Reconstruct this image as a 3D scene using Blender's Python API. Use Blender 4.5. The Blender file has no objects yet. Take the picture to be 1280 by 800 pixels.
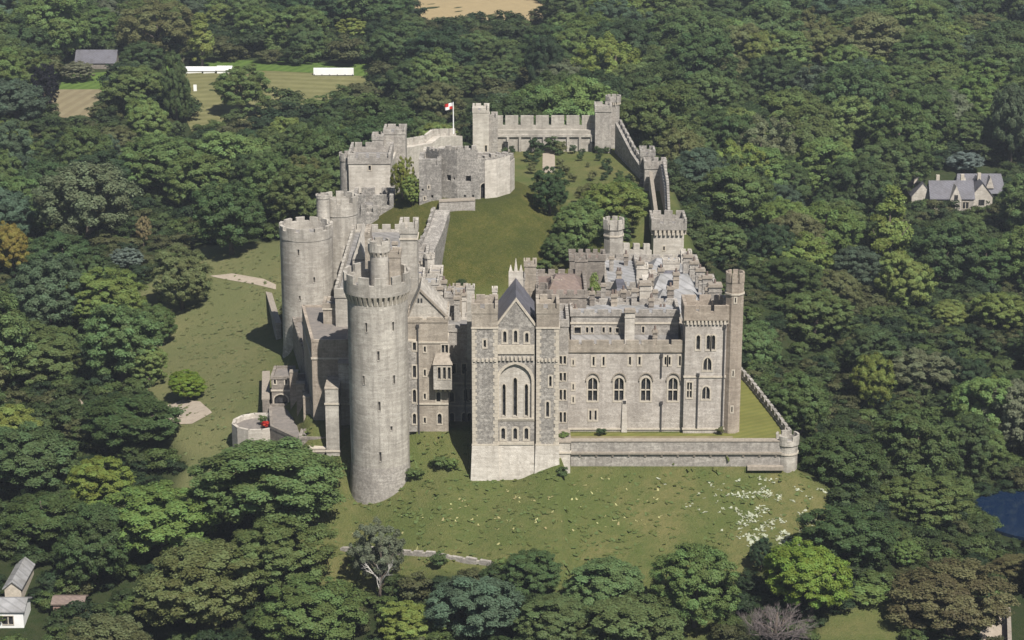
import bpy, bmesh, math, random
import numpy as np
from mathutils import Vector, Matrix

R = math.radians
C = bpy.context.scene.collection

# ------------------------------------------------------------------ camera, sky, sun, exposure
FPX, TH, D0, H0 = 2625.0, R(17.0), 329.0, 120.0        # focal length in photo pixels, pitch, distance and height
cam_d = bpy.data.cameras.new('camera'); cam = bpy.data.objects.new('camera', cam_d); C.objects.link(cam)
cam.location = (0, -D0, H0); cam.rotation_euler = (R(90) - TH, 0, 0)
cam_d.sensor_width = 36; cam_d.lens = 36 * FPX / 1280; cam_d.clip_start = 1; cam_d.clip_end = 9000
bpy.context.scene.camera = cam
SUN_EL, SUN_AZ = R(53), R(27)                           # shadows run away from the camera and to the left
world = bpy.data.worlds.new('World'); bpy.context.scene.world = world; world.use_nodes = True
nt = world.node_tree
sky = nt.nodes.new('ShaderNodeTexSky'); sky.sky_type = 'NISHITA'; sky.sun_disc = False
sky.sun_elevation = SUN_EL; sky.sun_rotation = R(180) - SUN_AZ
nt.links.new(sky.outputs[0], nt.nodes['Background'].inputs[0]); nt.nodes['Background'].inputs[1].default_value = 0.044
sun_d = bpy.data.lights.new('sun', 'SUN'); sun_d.energy = 4.9; sun_d.angle = R(0.53); sun_d.color = (1.0, 0.95, 0.88)
sun = bpy.data.objects.new('sun', sun_d); C.objects.link(sun); sun.location = (150, -250, 400)
sdir = Vector((-math.sin(SUN_AZ) * math.cos(SUN_EL), math.cos(SUN_AZ) * math.cos(SUN_EL), -math.sin(SUN_EL)))
sun.rotation_euler = sdir.to_track_quat('-Z', 'Y').to_euler()
vs = bpy.context.scene.view_settings
vs.view_transform = 'Standard'; vs.look = 'None'; vs.exposure = 0.66; vs.gamma = 1.0; vs.use_curve_mapping = False
cy = bpy.context.scene.cycles
cy.max_bounces = 5; cy.diffuse_bounces = 2; cy.glossy_bounces = 2; cy.transmission_bounces = 3; cy.volume_bounces = 0
HAZE = 0.00013                                           # density of the thin air between camera and woods

# ------------------------------------------------------------------ pixel helpers (photo pixels, 1280 x 800)
def Z(py, Y):                      # height of the point seen at row py on the vertical plane at depth Y
    return H0 - (Y + D0) * math.tan(TH + math.atan((py - 400) / FPX))
def dep(Y, z): return (Y + D0) * math.cos(TH) + (H0 - z) * math.sin(TH)
def X(px, Y, z=8): return (px - 640) / FPX * dep(Y, z)
def proj(x, y, z):
    d = dep(y, z); u = (y + D0) * math.sin(TH) - (H0 - z) * math.cos(TH)
    return 640 + FPX * x / d, 400 - FPX * u / d, d

# ------------------------------------------------------------------ materials
def new_mat(name):
    m = bpy.data.materials.new(name); m.use_nodes = True
    n = m.node_tree; b = n.nodes['Principled BSDF']
    return m, n, b
def N(n, t, **kw):
    o = n.nodes.new(t)
    for k, v in kw.items(): setattr(o, k, v)
    return o
def noise(n, vec, scale, detail=4, rough=.6):
    o = N(n, 'ShaderNodeTexNoise'); o.inputs['Scale'].default_value = scale
    o.inputs['Detail'].default_value = detail; o.inputs['Roughness'].default_value = rough
    n.links.new(vec, o.inputs['Vector']); return o.outputs['Fac']
def mapr(n, v, a, b, c, d):
    o = N(n, 'ShaderNodeMapRange'); n.links.new(v, o.inputs[0])
    for i, x in enumerate((a, b, c, d)): o.inputs[i + 1].default_value = x
    return o.outputs[0]
def mix(n, f, a, b, mode='MIX'):
    o = N(n, 'ShaderNodeMix', data_type='RGBA', blend_type=mode)
    for i, v in ((0, f), (6, a), (7, b)):
        if hasattr(v, 'is_linked'): n.links.new(v, o.inputs[i])
        elif isinstance(v, (int, float)): o.inputs[i].default_value = v
        else: o.inputs[i].default_value = (*v, 1)
    return o.outputs[2]
def mapping(n, vec, s):
    o = N(n, 'ShaderNodeMapping'); o.inputs['Scale'].default_value = s
    n.links.new(vec, o.inputs['Vector']); return o.outputs[0]
def bump(n, b, h, dist, st=.6):
    o = N(n, 'ShaderNodeBump'); o.inputs['Distance'].default_value = dist; o.inputs['Strength'].default_value = st
    n.links.new(h, o.inputs['Height']); n.links.new(o.outputs[0], b.inputs['Normal'])

def stone(name, base, dark, light, block=(1.3, 1.3, 2.6), spots=0.0, streak=.5, stain=.5):
    grey = lambda c: tuple(v * .72 + (sum(c) / 3) * .28 * f for v, f in zip(c, (1.03, 1.0, .92)))
    base, dark, light = grey(base), tuple(v * .84 for v in grey(dark)), grey(light)
    m, n, b = new_mat(name)
    pos = N(n, 'ShaderNodeNewGeometry').outputs['Position']
    vo = N(n, 'ShaderNodeTexVoronoi'); vo.inputs['Scale'].default_value = 1
    n.links.new(mapping(n, pos, block), vo.inputs['Vector'])
    cell = N(n, 'ShaderNodeSeparateColor'); n.links.new(vo.outputs['Color'], cell.inputs[0])
    col = mix(n, mapr(n, cell.outputs[0], 0, 1, 0, .55), base, light)
    col = mix(n, mapr(n, cell.outputs[1], .55, 1, 0, .5), col, dark)
    st = noise(n, mapping(n, pos, (.9, .9, .07)), 1, 4, .65)                     # rain streaks
    col = mix(n, mapr(n, st, .46, .68, 0, min(1, streak * 1.25)), col, dark)
    big = noise(n, pos, .16, 5, .65)
    col = mix(n, mapr(n, big, .44, .64, 0, stain), col, dark)
    big2 = noise(n, pos, .5, 4, .7)
    col = mix(n, mapr(n, big2, .5, .75, 0, .5), col, light)
    if spots:
        sp = noise(n, pos, 3.2, 3, .7)
        col = mix(n, mapr(n, sp, .42, .6, spots, 0), col, (.07, .068, .066))
        sp2 = noise(n, pos, 1.1, 3, .7)
        col = mix(n, mapr(n, sp2, .52, .66, 0, spots), col, light)
    crs = noise(n, mapping(n, pos, (.22, .22, 2.4)), 1, 3, .7)                    # uneven courses
    col = mix(n, mapr(n, crs, .40, .62, .32, 0), col, dark); col = mix(n, mapr(n, crs, .55, .7, 0, .3), col, light)
    pit = noise(n, pos, 1.9, 4, .75)
    col = mix(n, mapr(n, pit, .56, .68, 0, .5), col, tuple(v * .62 for v in dark))
    fine = noise(n, pos, 6, 3, .7)
    col = mix(n, mapr(n, fine, .3, .7, .5, 0), col, dark)
    n.links.new(col, b.inputs['Base Color'])
    b.inputs['Roughness'].default_value = .9; b.inputs['Specular IOR Level'].default_value = .2
    bump(n, b, fine, .12, .6)
    return m
def plain(name, a, b_, scale=1.5, rough=.7, bmp=.02, seam=0):
    m, n, b = new_mat(name)
    pos = N(n, 'ShaderNodeNewGeometry').outputs['Position']
    f = noise(n, pos, scale, 5, .65)
    c = mix(n, mapr(n, f, .3, .7, 0, 1), a, b_)
    if seam:                                                # raised seams or courses and stains on roofs
        w = N(n, 'ShaderNodeTexWave', bands_direction='DIAGONAL'); w.inputs['Scale'].default_value = seam; w.inputs['Distortion'].default_value = .4; n.links.new(pos, w.inputs['Vector'])
        c = mix(n, mapr(n, w.outputs['Fac'], .0, .22, .45, 0), c, tuple(v * .45 for v in a))
        g = noise(n, pos, .35, 5, .7); c = mix(n, mapr(n, g, .45, .7, 0, .7), c, tuple(v * q for v, q in zip(a, (.62, .6, .52))))
    n.links.new(c, b.inputs['Base Color'])
    b.inputs['Roughness'].default_value = rough; bump(n, b, f, bmp); return m

M = {}
M['ashlar'] = stone('pale_ashlar_stone', (0.512, 0.463, 0.392), (0.273, 0.245, 0.207), (0.654, 0.610, 0.534), (1.3, 1.3, 2.6), .12, .7, .7)
M['ashlar_w'] = stone('warm_ashlar_stone', (0.469, 0.387, 0.294), (0.245, 0.202, 0.156), (0.578, 0.507, 0.409), (1.3, 1.3, 2.6), .2, .7, .7)
M['flint'] = stone('knapped_flint', (0.403, 0.365, 0.316), (0.207, 0.185, 0.164), (0.600, 0.556, 0.491), (1.8, 1.8, 2.4), .62)
M['rubble'] = stone('grey_rubble_stone', (0.458, 0.409, 0.354), (0.251, 0.223, 0.196), (0.610, 0.567, 0.501), (1.6, 1.6, 2.2), .42, .6, .6)
M['keepst'] = stone('weathered_keep_flint', (0.403, 0.365, 0.322), (0.185, 0.169, 0.153), (0.610, 0.567, 0.501), (1.6, 1.6, 2.0), .6)
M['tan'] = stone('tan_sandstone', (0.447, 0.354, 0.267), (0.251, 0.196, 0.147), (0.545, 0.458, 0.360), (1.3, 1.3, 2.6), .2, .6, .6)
M['hallst'] = stone('pale_limewashed_rubble', (0.523, 0.463, 0.403), (0.316, 0.273, 0.234), (0.698, 0.643, 0.578), (1.6, 1.6, 2.2), .3, .55, .6)
M['slit'] = plain('grey_blocked_slit', (.17, .155, .135), (.11, .1, .09), 3, .9)  # grey-brown stone filling the blocked arrow slits
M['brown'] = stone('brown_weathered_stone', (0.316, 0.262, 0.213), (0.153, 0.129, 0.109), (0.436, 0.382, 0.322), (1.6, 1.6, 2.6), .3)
M['pale'] = stone('bleached_limestone', (0.589, 0.534, 0.458), (0.360, 0.316, 0.262), (0.719, 0.676, 0.600), (1.2, 1.2, 2.4), 0, .5, .5)
M['trim'] = plain('dressed_stone_trim', (.50, .45, .37), (.33, .29, .235), 2.2, .85, .03)
M['trim_d'] = plain('weathered_stone_trim', (.31, .27, .22), (.18, .155, .125), 2.2, .85, .03)
M['slate'] = plain('blue_grey_slate', (.075, .073, .09), (.13, .128, .145), 2.5, .7, .05, .6)
M['lead'] = plain('grey_sheet_lead', (.15, .143, .138), (.25, .238, .228), .8, .85, .03, .3)
M['leadlt'] = plain('pale_sheet_lead', (.20, .20, .205), (.30, .298, .30), .5, .85, .03, .3)
M['tile'] = plain('brown_clay_tile', (.20, .15, .125), (.12, .09, .08), 1.8, .8, .06, .6)
M['pipe'] = plain('dark_iron_pipe', (.035, .035, .04), (.06, .055, .05), 3, .5)
M['wood'] = plain('dark_timber', (.06, .045, .035), (.1, .08, .06), 3, .7)
M['white'] = plain('white_paint', (.78, .78, .77), (.68, .68, .66), .6, .5)
M['path'] = plain('pale_gravel_path', (.33, .28, .22), (.24, .2, .155), 1.0, .95)
M['pave'] = plain('grey_brown_paving', (.20, .175, .155), (.12, .11, .10), 1.4, .9, .06)
M['red'] = plain('red_fabric', (.50, .02, .015), (.40, .02, .02), 3, .7)
M['brick'] = plain('pink_brick', (.30, .19, .155), (.2, .13, .11), 2, .85)
M['bark'] = plain('tree_bark', (.11, .085, .065), (.055, .042, .034), 4, .9, .1)
M['paleb'] = plain('bleached_dead_wood', (.50, .48, .44), (.32, .30, .27), 3, .85, .05)
M['deadtw'] = plain('grey_brown_twigs', (.15, .125, .12), (.09, .072, .07), .5, .9, .05)
def glass():
    m, n, b = new_mat('dark_window_glass')
    pos = N(n, 'ShaderNodeNewGeometry').outputs['Position']
    f = noise(n, pos, 1.7, 3, .6)
    n.links.new(mix(n, mapr(n, f, .35, .65, 0, 1), (.012, .012, .014), (.05, .05, .052)), b.inputs['Base Color'])
    b.inputs['Roughness'].default_value = .12; bump(n, b, f, .05, .3)
    return m
M['glass'] = glass()
def water():
    m, n, b = new_mat('pond_water')
    pos = N(n, 'ShaderNodeNewGeometry').outputs['Position']
    b.inputs['Base Color'].default_value = (.004, .014, .04, 1); b.inputs['Roughness'].default_value = .06
    bump(n, b, noise(n, pos, 1.2, 3, .6), .03, .25); return m
M['water'] = water()

def leaf_mat(name, trans=.25, rough=.6, var=.42):
    m, n, b = new_mat(name)
    at = N(n, 'ShaderNodeAttribute', attribute_type='INSTANCER', attribute_name='tint')
    v = N(n, 'ShaderNodeAttribute', attribute_type='GEOMETRY', attribute_name='leafv')
    hv = N(n, 'ShaderNodeHueSaturation'); n.links.new(at.outputs['Color'], hv.inputs['Color'])
    n.links.new(mapr(n, v.outputs['Fac'], 0, 1, .48, .525), hv.inputs['Hue'])
    n.links.new(mapr(n, v.outputs['Fac'], 0, 1, 1 - var, 1 + var), hv.inputs['Value'])
    n.links.new(mapr(n, v.outputs['Fac'], 0, 1, 1.05, .95), hv.inputs['Saturation'])
    n.links.new(hv.outputs[0], b.inputs['Base Color'])
    b.inputs['Roughness'].default_value = rough; b.inputs['Specular IOR Level'].default_value = .25
    tr = N(n, 'ShaderNodeBsdfTranslucent'); n.links.new(hv.outputs[0], tr.inputs[0])
    mx = N(n, 'ShaderNodeMixShader'); mx.inputs[0].default_value = trans
    n.links.new(b.outputs[0], mx.inputs[1]); n.links.new(tr.outputs[0], mx.inputs[2])
    n.links.new(mx.outputs[0], n.nodes['Material Output'].inputs[0])
    return m
M['leaf'] = leaf_mat('leaves', .42, .6, .33)
M['blade'] = leaf_mat('grass_blades', .4, .8, .18)

# ------------------------------------------------------------------ object helpers
def thing(name, label, cat, loc=(0, 0, 0), group=None):
    o = bpy.data.objects.new(name, None); C.objects.link(o); o.location = loc; o.empty_display_size = .5
    o['label'] = label; o['category'] = cat; o['kind'] = 'thing'
    if group: o['group'] = group
    return o
def tag(o, label=None, cat=None, group=None, kind=None):
    for k, v in (('label', label), ('category', cat), ('group', group), ('kind', kind)):
        if v: o[k] = v
    return o
def root_loc(o):
    l = Vector((0, 0, 0))
    while o: l += o.location; o = o.parent
    return l

class MB:
    def __init__(s): s.v = []; s.f = []
    def poly(s, pts):
        i = len(s.v); s.v += [tuple(p) for p in pts]; s.f.append(tuple(range(i, i + len(pts))))
    def box(s, x0, x1, y0, y1, z0, z1, bottom=True):
        i = len(s.v)
        s.v += [(x0, y0, z0), (x1, y0, z0), (x1, y1, z0), (x0, y1, z0), (x0, y0, z1), (x1, y0, z1), (x1, y1, z1), (x0, y1, z1)]
        q = [(4, 5, 6, 7), (0, 1, 5, 4), (1, 2, 6, 5), (2, 3, 7, 6), (3, 0, 4, 7)] + ([(3, 2, 1, 0)] if bottom else [])
        s.f += [tuple(i + k for k in t) for t in q]
    def prism(s, lo, hi, top=True, bottom=False):         # lo / hi: lists of 3-D points, counter-clockwise
        i = len(s.v); n = len(lo); s.v += [tuple(p) for p in lo] + [tuple(p) for p in hi]
        s.f += [(i + k, i + (k + 1) % n, i + n + (k + 1) % n, i + n + k) for k in range(n)]
        if top: s.f.append(tuple(i + n + k for k in range(n)))
        if bottom: s.f.append(tuple(i + k for k in reversed(range(n))))
    def flat(s, pts, z0, z1, **kw): s.prism([(x, y, z0) for x, y in pts], [(x, y, z1) for x, y in pts], **kw)
    def seg(s, p, q, t, z0, z1, z0b=None, z1b=None):       # straight wall piece from p to q, t thick to the left of p->q
        (x0, y0), (x1, y1) = p, q; L = math.hypot(x1 - x0, y1 - y0); nx, ny = -(y1 - y0) / L * t, (x1 - x0) / L * t
        z0b = z0 if z0b is None else z0b; z1b = z1 if z1b is None else z1b
        s.prism([(x0, y0, z0), (x1, y1, z0b), (x1 + nx, y1 + ny, z0b), (x0 + nx, y0 + ny, z0)],
                [(x0, y0, z1), (x1, y1, z1b), (x1 + nx, y1 + ny, z1b), (x0 + nx, y0 + ny, z1)], bottom=True)
    def tube(s, pts, rad, n=6):
        rings = []
        for k, p in enumerate(pts):
            p = Vector(p); a = Vector(pts[max(k - 1, 0)]); b = Vector(pts[min(k + 1, len(pts) - 1)])
            t = (b - a).normalized(); u = t.orthogonal().normalized(); w = t.cross(u)
            i = len(s.v)
            for j in range(n):
                an = 2 * math.pi * j / n; s.v.append(tuple(p + (u * math.cos(an) + w * math.sin(an)) * rad[k]))
            rings.append(i)
        for a, b in zip(rings, rings[1:]):
            s.f += [(a + j, a + (j + 1) % n, b + (j + 1) % n, b + j) for j in range(n)]
        s.f.append(tuple(rings[-1] + j for j in range(n)))
    def build(s, name, mat, parent=None, smooth=None, label=None):
        off = root_loc(parent)
        me = bpy.data.meshes.new(name)
        me.from_pydata([(x - off.x, y - off.y, z - off.z) for x, y, z in s.v], [], s.f)
        if smooth:
            bm = bmesh.new(); bm.from_mesh(me); bmesh.ops.remove_doubles(bm, verts=bm.verts, dist=1e-4)
            bm.to_mesh(me); bm.free(); me.shade_smooth(); me.set_sharp_from_angle(angle=R(smooth))
        me.materials.append(M[mat] if isinstance(mat, str) else mat)
        o = bpy.data.objects.new(name, me); C.objects.link(o); o.parent = parent
        if label: o['label'] = label
        return o

def ngon(cx, cy, r, n, rot=0.0): return [(cx + r * math.cos(rot + 2 * math.pi * k / n), cy + r * math.sin(rot + 2 * math.pi * k / n)) for k in range(n)]
def rect(x0, x1, y0, y1): return [(x0, y0), (x1, y0), (x1, y1), (x0, y1)]
def offset(pts, d):                                       # d > 0 grows a counter-clockwise convex loop
    n = len(pts); out = []
    for i in range(n):
        a, b, c = Vector(pts[i - 1]), Vector(pts[i]), Vector(pts[(i + 1) % n])
        n1 = Vector(((b - a).y, -(b - a).x)).normalized(); n2 = Vector(((c - b).y, -(c - b).x)).normalized()
        m = (n1 + n2); m = m / max(m.dot(n1), .2)
        out.append((b.x + m.x * d, b.y + m.y * d))
    return out

# an opening: (u centre, width, sill z, head z, rise of its arch)
def outline(op, k=5):
    uc, w, zb, zt, ar = op[:5]; u0, u1 = uc - w / 2, uc + w / 2; zs = zt - ar
    if ar <= 0: return [(u0, zb), (u1, zb), (u1, zt), (u0, zt)]
    right = []
    for j in range(k + 1):
        t = j / k; th = t * math.pi / 2
        right.append((uc + w / 2 * math.cos(th), zs + ar * (math.sin(th) * .8 + t * .2)))
    left = [(2 * uc - u, z) for u, z in reversed(right[:-1])]
    return [(u0, zb), (u1, zb)] + right + left
def facade(mb, p, q, z0, z1, ops, depth=.4):
    (x0, y0), (x1, y1) = p, q; L = math.hypot(x1 - x0, y1 - y0); dx, dy = (x1 - x0) / L, (y1 - y0) / L; nx, ny = dy, -dx
    P = lambda u, z, d=0.0: (x0 + dx * u + nx * d, y0 + dy * u + ny * d, z)
    us = sorted({0.0, L} | {round(o[0] + s * o[1] / 2, 4) for o in ops for s in (-1, 1)})
    zs = sorted({z0, z1} | {round(v, 4) for o in ops for v in (o[2], o[3])})
    for a, b in zip(us, us[1:]):
        start = None
        for c, d in zip(zs, zs[1:]):
            um, zm = (a + b) / 2, (c + d) / 2
            if any(abs(um - o[0]) < o[1] / 2 and o[2] < zm < o[3] for o in ops): continue
            mb.poly([P(a, c), P(b, c), P(b, d), P(a, d)])
    for o in ops:
        pl = outline(o)
        for (ua, za), (ub, zb) in zip(pl, pl[1:] + pl[:1]):
            mb.poly([P(ua, za), P(ub, zb), P(ub, zb, -depth), P(ua, za, -depth)][::-1])
        if o[4] > 0:
            ur, ul = o[0] + o[1] / 2, o[0] - o[1] / 2
            arch = [t for t in pl[2:]]
            half = len(arch) // 2
            for (ua, za), (ub, zb) in zip(arch[:half + 1], arch[1:half + 1]): mb.poly([P(ur, o[3]), P(ub, zb), P(ua, za)])
            for (ua, za), (ub, zb) in zip(arch[half:], arch[half + 1:]): mb.poly([P(ul, o[3]), P(ub, zb), P(ua, za)])
def window(parent, p, q, op, lights=1, transom=False, frame=.2, mat='trim', depth=.4, label=None, pane='glass'):
    (x0, y0), (x1, y1) = p, q; L = math.hypot(x1 - x0, y1 - y0); dx, dy = (x1 - x0) / L, (y1 - y0) / L; nx, ny = dy, -dx
    P = lambda u, z, d=0.0: (x0 + dx * u + nx * d, y0 + dy * u + ny * d, z)
    uc, w, zb, zt, ar = op[:5]; pl = outline(op); mb = MB()
    big = [(uc + (u - uc) * (w + 2 * frame) / w, zb - frame + (z - zb) * (zt - zb + 2 * frame) / (zt - zb)) for u, z in pl]
    n = len(pl); pr = .07
    for k in range(n):
        a, b = k, (k + 1) % n
        mb.poly([P(*pl[a], pr), P(*big[a], pr), P(*big[b], pr), P(*pl[b], pr)])
        mb.poly([P(*big[a], pr), P(*big[a], 0), P(*big[b], 0), P(*big[b], pr)])
        mb.poly([P(*pl[b], pr), P(*pl[b], -.12), P(*pl[a], -.12), P(*pl[a], pr)])
    def bar(ua, ub, za, zb_, da=-.05, db=-.3):
        c = [P(ua, za, db), P(ub, za, db), P(ub, za, da), P(ua, za, da)]
        e = [P(ua, zb_, db), P(ub, zb_, db), P(ub, zb_, da), P(ua, zb_, da)]
        mb.prism(c[::-1], e[::-1], bottom=True)
    for j in range(1, lights):
        u = uc - w / 2 + w * j / lights; t = .075; bar(u - t, u + t, zb, zt - ar * .12)
    if transom: zz = zb + (zt - zb) * .46; bar(uc - w / 2, uc + w / 2, zz - .08, zz + .08, -.06, -.29)
    o = mb.build('window', mat, parent, label=label)
    g = MB(); g.poly([P(u, z, -depth + .06) for u, z in pl]); g.build('pane', pane, o)
    return o

def crenel(mb, pts, closed, z, th, low, mer, mw, gap, inward=True):
    n = len(pts); rng_ = range(n if closed else n - 1)
    for i in rng_:
        p, q = pts[i], pts[(i + 1) % n]; L = math.hypot(q[0] - p[0], q[1] - p[1])
        if L < .05: continue
        dx, dy = (q[0] - p[0]) / L, (q[1] - p[1]) / L
        e = th if closed else 0                            # butt joints at corners
        mb.seg(p, (q[0] - dx * e, q[1] - dy * e), th, z, z + low)
        k = max(1, round((L - gap) / (mw + gap))); w = (L - gap * k) / k if closed else (L - gap * (k - 1)) / k
        for j in range(k):
            a = (w + gap) * j + (0 if not closed else 0); b = a + w
            mb.seg((p[0] + dx * a, p[1] + dy * a), (p[0] + dx * b, p[1] + dy * b), th, z + low + .002, z + low + mer)
def crenel_round(mb, cx, cy, r, th, z, low, mer, n, frac=.62, seg=4, a0=0., a1=2 * math.pi, rag=0):
    full = a1 - a0 > 6.2
    def arc(b0, b1, k, z0, z1):
        for j in range(k):
            s, t = b0 + (b1 - b0) * j / k, b0 + (b1 - b0) * (j + 1) / k
            p = [(cx + rr * math.cos(a), cy + rr * math.sin(a)) for rr, a in ((r, s), (r, t), (r - th, t), (r - th, s))]
            mb.flat(p, z0, z1, bottom=True)
    st = (a1 - a0) / n
    arc(a0, a1, n * 4, z, z + low)
    for k in range(n):
        h = mer * (1 + rag * random.uniform(-.8, .3))
        if h > .1: arc(a0 + st * k, a0 + st * (k + frac), seg, z + low + .002, z + low + h)
def corbels(mb, p, q, z, h, out, n, frac=.55):
    L = math.hypot(q[0] - p[0], q[1] - p[1]); dx, dy = (q[0] - p[0]) / L, (q[1] - p[1]) / L
    for k in range(n):
        a = L * (k + .5 - frac / 2) / n; b = L * (k + .5 + frac / 2) / n
        c0, c1 = (p[0] + dx * b, p[1] + dy * b), (p[0] + dx * a, p[1] + dy * a)
        mb.seg(c0, c1, out, z, z + h)                       # to the left of q->p, i.e. outward
def band(mb, pts, z, h, out):                               # string course round a loop
    big = offset(pts, out); n = len(pts)
    for i in range(n):
        j = (i + 1) % n
        a, b, c, d = pts[i], pts[j], big[j], big[i]
        mb.poly([(*d, z), (*c, z), (*c, z + h), (*d, z + h)]); mb.poly([(*d, z + h), (*c, z + h), (*b, z + h), (*a, z + h)])
        mb.poly([(*a, z), (*b, z), (*c, z), (*d, z)])

def tower(name, label, cat, pts, z0, z1, mat='ashlar', ops=None, over=.35, corb=None, low=1.0, mer=.9, mw=1.3, gap=.75, th=.5,
          bands=(), roof='lead', batter=0, trim='trim', pipe=(), group=None, frame=.2, cren=True, par_mat=None, holes=None):
    """A flat-roofed tower or range on a counter-clockwise loop. ops: {edge: [opening + (lights, transom)]}"""
    ops = ops or {}
    cx = sum(p[0] for p in pts) / len(pts); cy = sum(p[1] for p in pts) / len(pts)
    t = thing(name, label, cat, (cx, cy, z0), group)
    w = MB(); rnd = len(pts) >= 16
    zb = z0 if not batter else z0 + (z1 - z0) * .22
    if batter: lo = offset(pts, batter); w.prism([(x, y, z0) for x, y in lo], [(x, y, zb) for x, y in pts], top=False)
    if batter: w.build('base', 'rubble', t, smooth=30); w = MB()
    for i in range(len(pts)):
        facade(w, pts[i], pts[(i + 1) % len(pts)], zb, z1, [o[:5] for o in ops.get(i, [])] + (holes or {}).get(i, []))
    w.build('wall', mat, t, smooth=30 if rnd else None)
    for i, lst in ops.items():
        for o in lst:
            ex = (tuple(o[5:]) + (1, False)[len(o) - 5:]) if len(o) < 7 else o[5:]
            window(t, pts[i], pts[(i + 1) % len(pts)], o[:5], ex[0], ex[1], frame if not rnd else .06, trim if not rnd else mat, pane='slit' if rnd else 'glass')
    pp = offset(pts, over)
    if cren:
        pa = MB()
        if over > .05: pa.prism([(x, y, z1 - over * .8) for x, y in pts], [(x, y, z1) for x, y in pp], top=False)
        if rnd: crenel_round(pa, cx, cy, math.hypot(pp[0][0] - cx, pp[0][1] - cy), th, z1, low, mer, max(5, round(len(pts) * .25)), .64)
        else: crenel(pa, pp, True, z1, th, low, mer, mw, gap)
        pa.build('parapet', par_mat or mat, t)
    rf = MB(); rf.flat(offset(pp, -th + .02) if cren else pp, z1 - .1, z1 + .12); rf.build('roof', roof, t)
    if corb:
        cb = MB(); n, h = corb
        if rnd:
            for k in range(n):
                a = 2 * math.pi * (k + .5) / n; rr = math.hypot(pts[0][0] - cx, pts[0][1] - cy); ha = math.pi / n * .55
                q = [(cx + r_ * math.cos(b), cy + r_ * math.sin(b)) for r_, b in ((rr - .1, a - ha), (rr + over, a - ha), (rr + over, a + ha), (rr - .1, a + ha))]
                q2 = [(cx + r_ * math.cos(b), cy + r_ * math.sin(b)) for r_, b in ((rr - .1, a - ha), (rr + .05, a - ha), (rr + .05, a + ha), (rr - .1, a + ha))]
                cb.prism([(x, y, z1 - over * .8 - h) for x, y in q2], [(x, y, z1 - .02) for x, y in q], bottom=True)
        else:
            for i in range(len(pts)):
                p, q = pts[i], pts[(i + 1) % len(pts)]
                corbels(cb, p, q, z1 - over * .8 - h, h + over * .7, over - .03, max(2, round(math.hypot(q[0] - p[0], q[1] - p[1]) / n)))
        cb.build('corbel_table', trim, t)
    if bands:
        for zz in bands: bd = MB(); band(bd, pts, zz, .28, .14); bd.build('string_course', trim, t)
    for (i, u, a, b) in pipe:
        p, q = pts[i], pts[(i + 1) % len(pts)]; L = math.hypot(q[0] - p[0], q[1] - p[1]); dx, dy = (q[0] - p[0]) / L, (q[1] - p[1]) / L
        o = MB(); x, y = p[0] + dx * u, p[1] + dy * u
        o.seg((x + dx * .12, y + dy * .12), (x - dx * .12, y - dy * .12), .22, a, b)
        o.seg((x + dx * .25, y + dy * .25), (x - dx * .25, y - dy * .25), .3, b, b + .5)
        o.build('downpipe', 'pipe', t)
    return t
def front(Y, x0, specs):
    """openings on a wall facing the camera at depth Y that starts at x0; specs in photo pixels (centre, top, bottom, width, arch 0..1, lights, transom)"""
    out = []
    for s in specs:
        px, yt, yb, w = s[:4]; ar = s[4] if len(s) > 4 else 0
        zt, zb = Z(yt, Y), Z(yb, Y); ww = w / FPX * dep(Y, zt)
        out.append((X(px, Y, zt) - x0, ww, zb, zt, ar * ww, s[5] if len(s) > 5 else 1, s[6] if len(s) > 6 else False))
    return out
def gable_roof(parent, x0, x1, y0, y1, z, h, mat='slate', axis='y', name='roof', eave=.25):
    m = MB()
    if axis == 'y':
        xm = (x0 + x1) / 2
        for a, b in ((x0 - eave, xm), (x1 + eave, xm)):
            m.prism([(a, y0, z - .12), (a, y1, z - .12), (b, y1, z + h - .02), (b, y0, z + h - .02)][::1 if a > b else -1],
                    [(a, y0, z + .1), (a, y1, z + .1), (b, y1, z + h + .2), (b, y0, z + h + .2)][::1 if a > b else -1], bottom=True)
    else:
        ym = (y0 + y1) / 2
        for a, b in ((y0 - eave, ym), (y1 + eave, ym)):
            m.prism([(x0, a, z - .12), (x1, a, z - .12), (x1, b, z + h - .02), (x0, b, z + h - .02)][::-1 if a > b else 1],
                    [(x0, a, z + .1), (x1, a, z + .1), (x1, b, z + h + .2), (x0, b, z + h + .2)][::-1 if a > b else 1], bottom=True)
    return m.build(name, mat, parent)
def chimney(label, x, y, z0, z1, w=1.2, d=1.2, pots=2, mat='ashlar_w', octo=False, group='chimney stacks on the castle roofs'):
    t = thing('chimney_stack', label, 'chimney', (x, y, z0), group)
    s = MB(); pts = ngon(x, y, w / 2 * 1.08, 8, R(22.5)) if octo else rect(x - w / 2, x + w / 2, y - d / 2, y + d / 2)
    s.flat(offset(pts, .12), z0, z0 + .8); s.flat(pts, z0 + .8, z1 - .5, top=False); s.flat(offset(pts, .08), z1 - 1.4, z1 - 1.2, bottom=True)
    s.build('stack', mat, t)
    c = MB(); c.flat(offset(pts, .16), z1 - .5, z1 - .2, bottom=True); c.flat(offset(pts, .05), z1 - .2, z1); c.build('cap', 'trim_d', t)
    for k in range(pots):
        pm = MB(); px = x + (k - (pots - 1) / 2) * w / pots
        pm.prism([(a, b, z1) for a, b in ngon(px, y, .22, 8)], [(a, b, z1 + .7) for a, b in ngon(px, y, .17, 8)]); pm.build('pot', 'tile', t)
    return t

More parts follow.
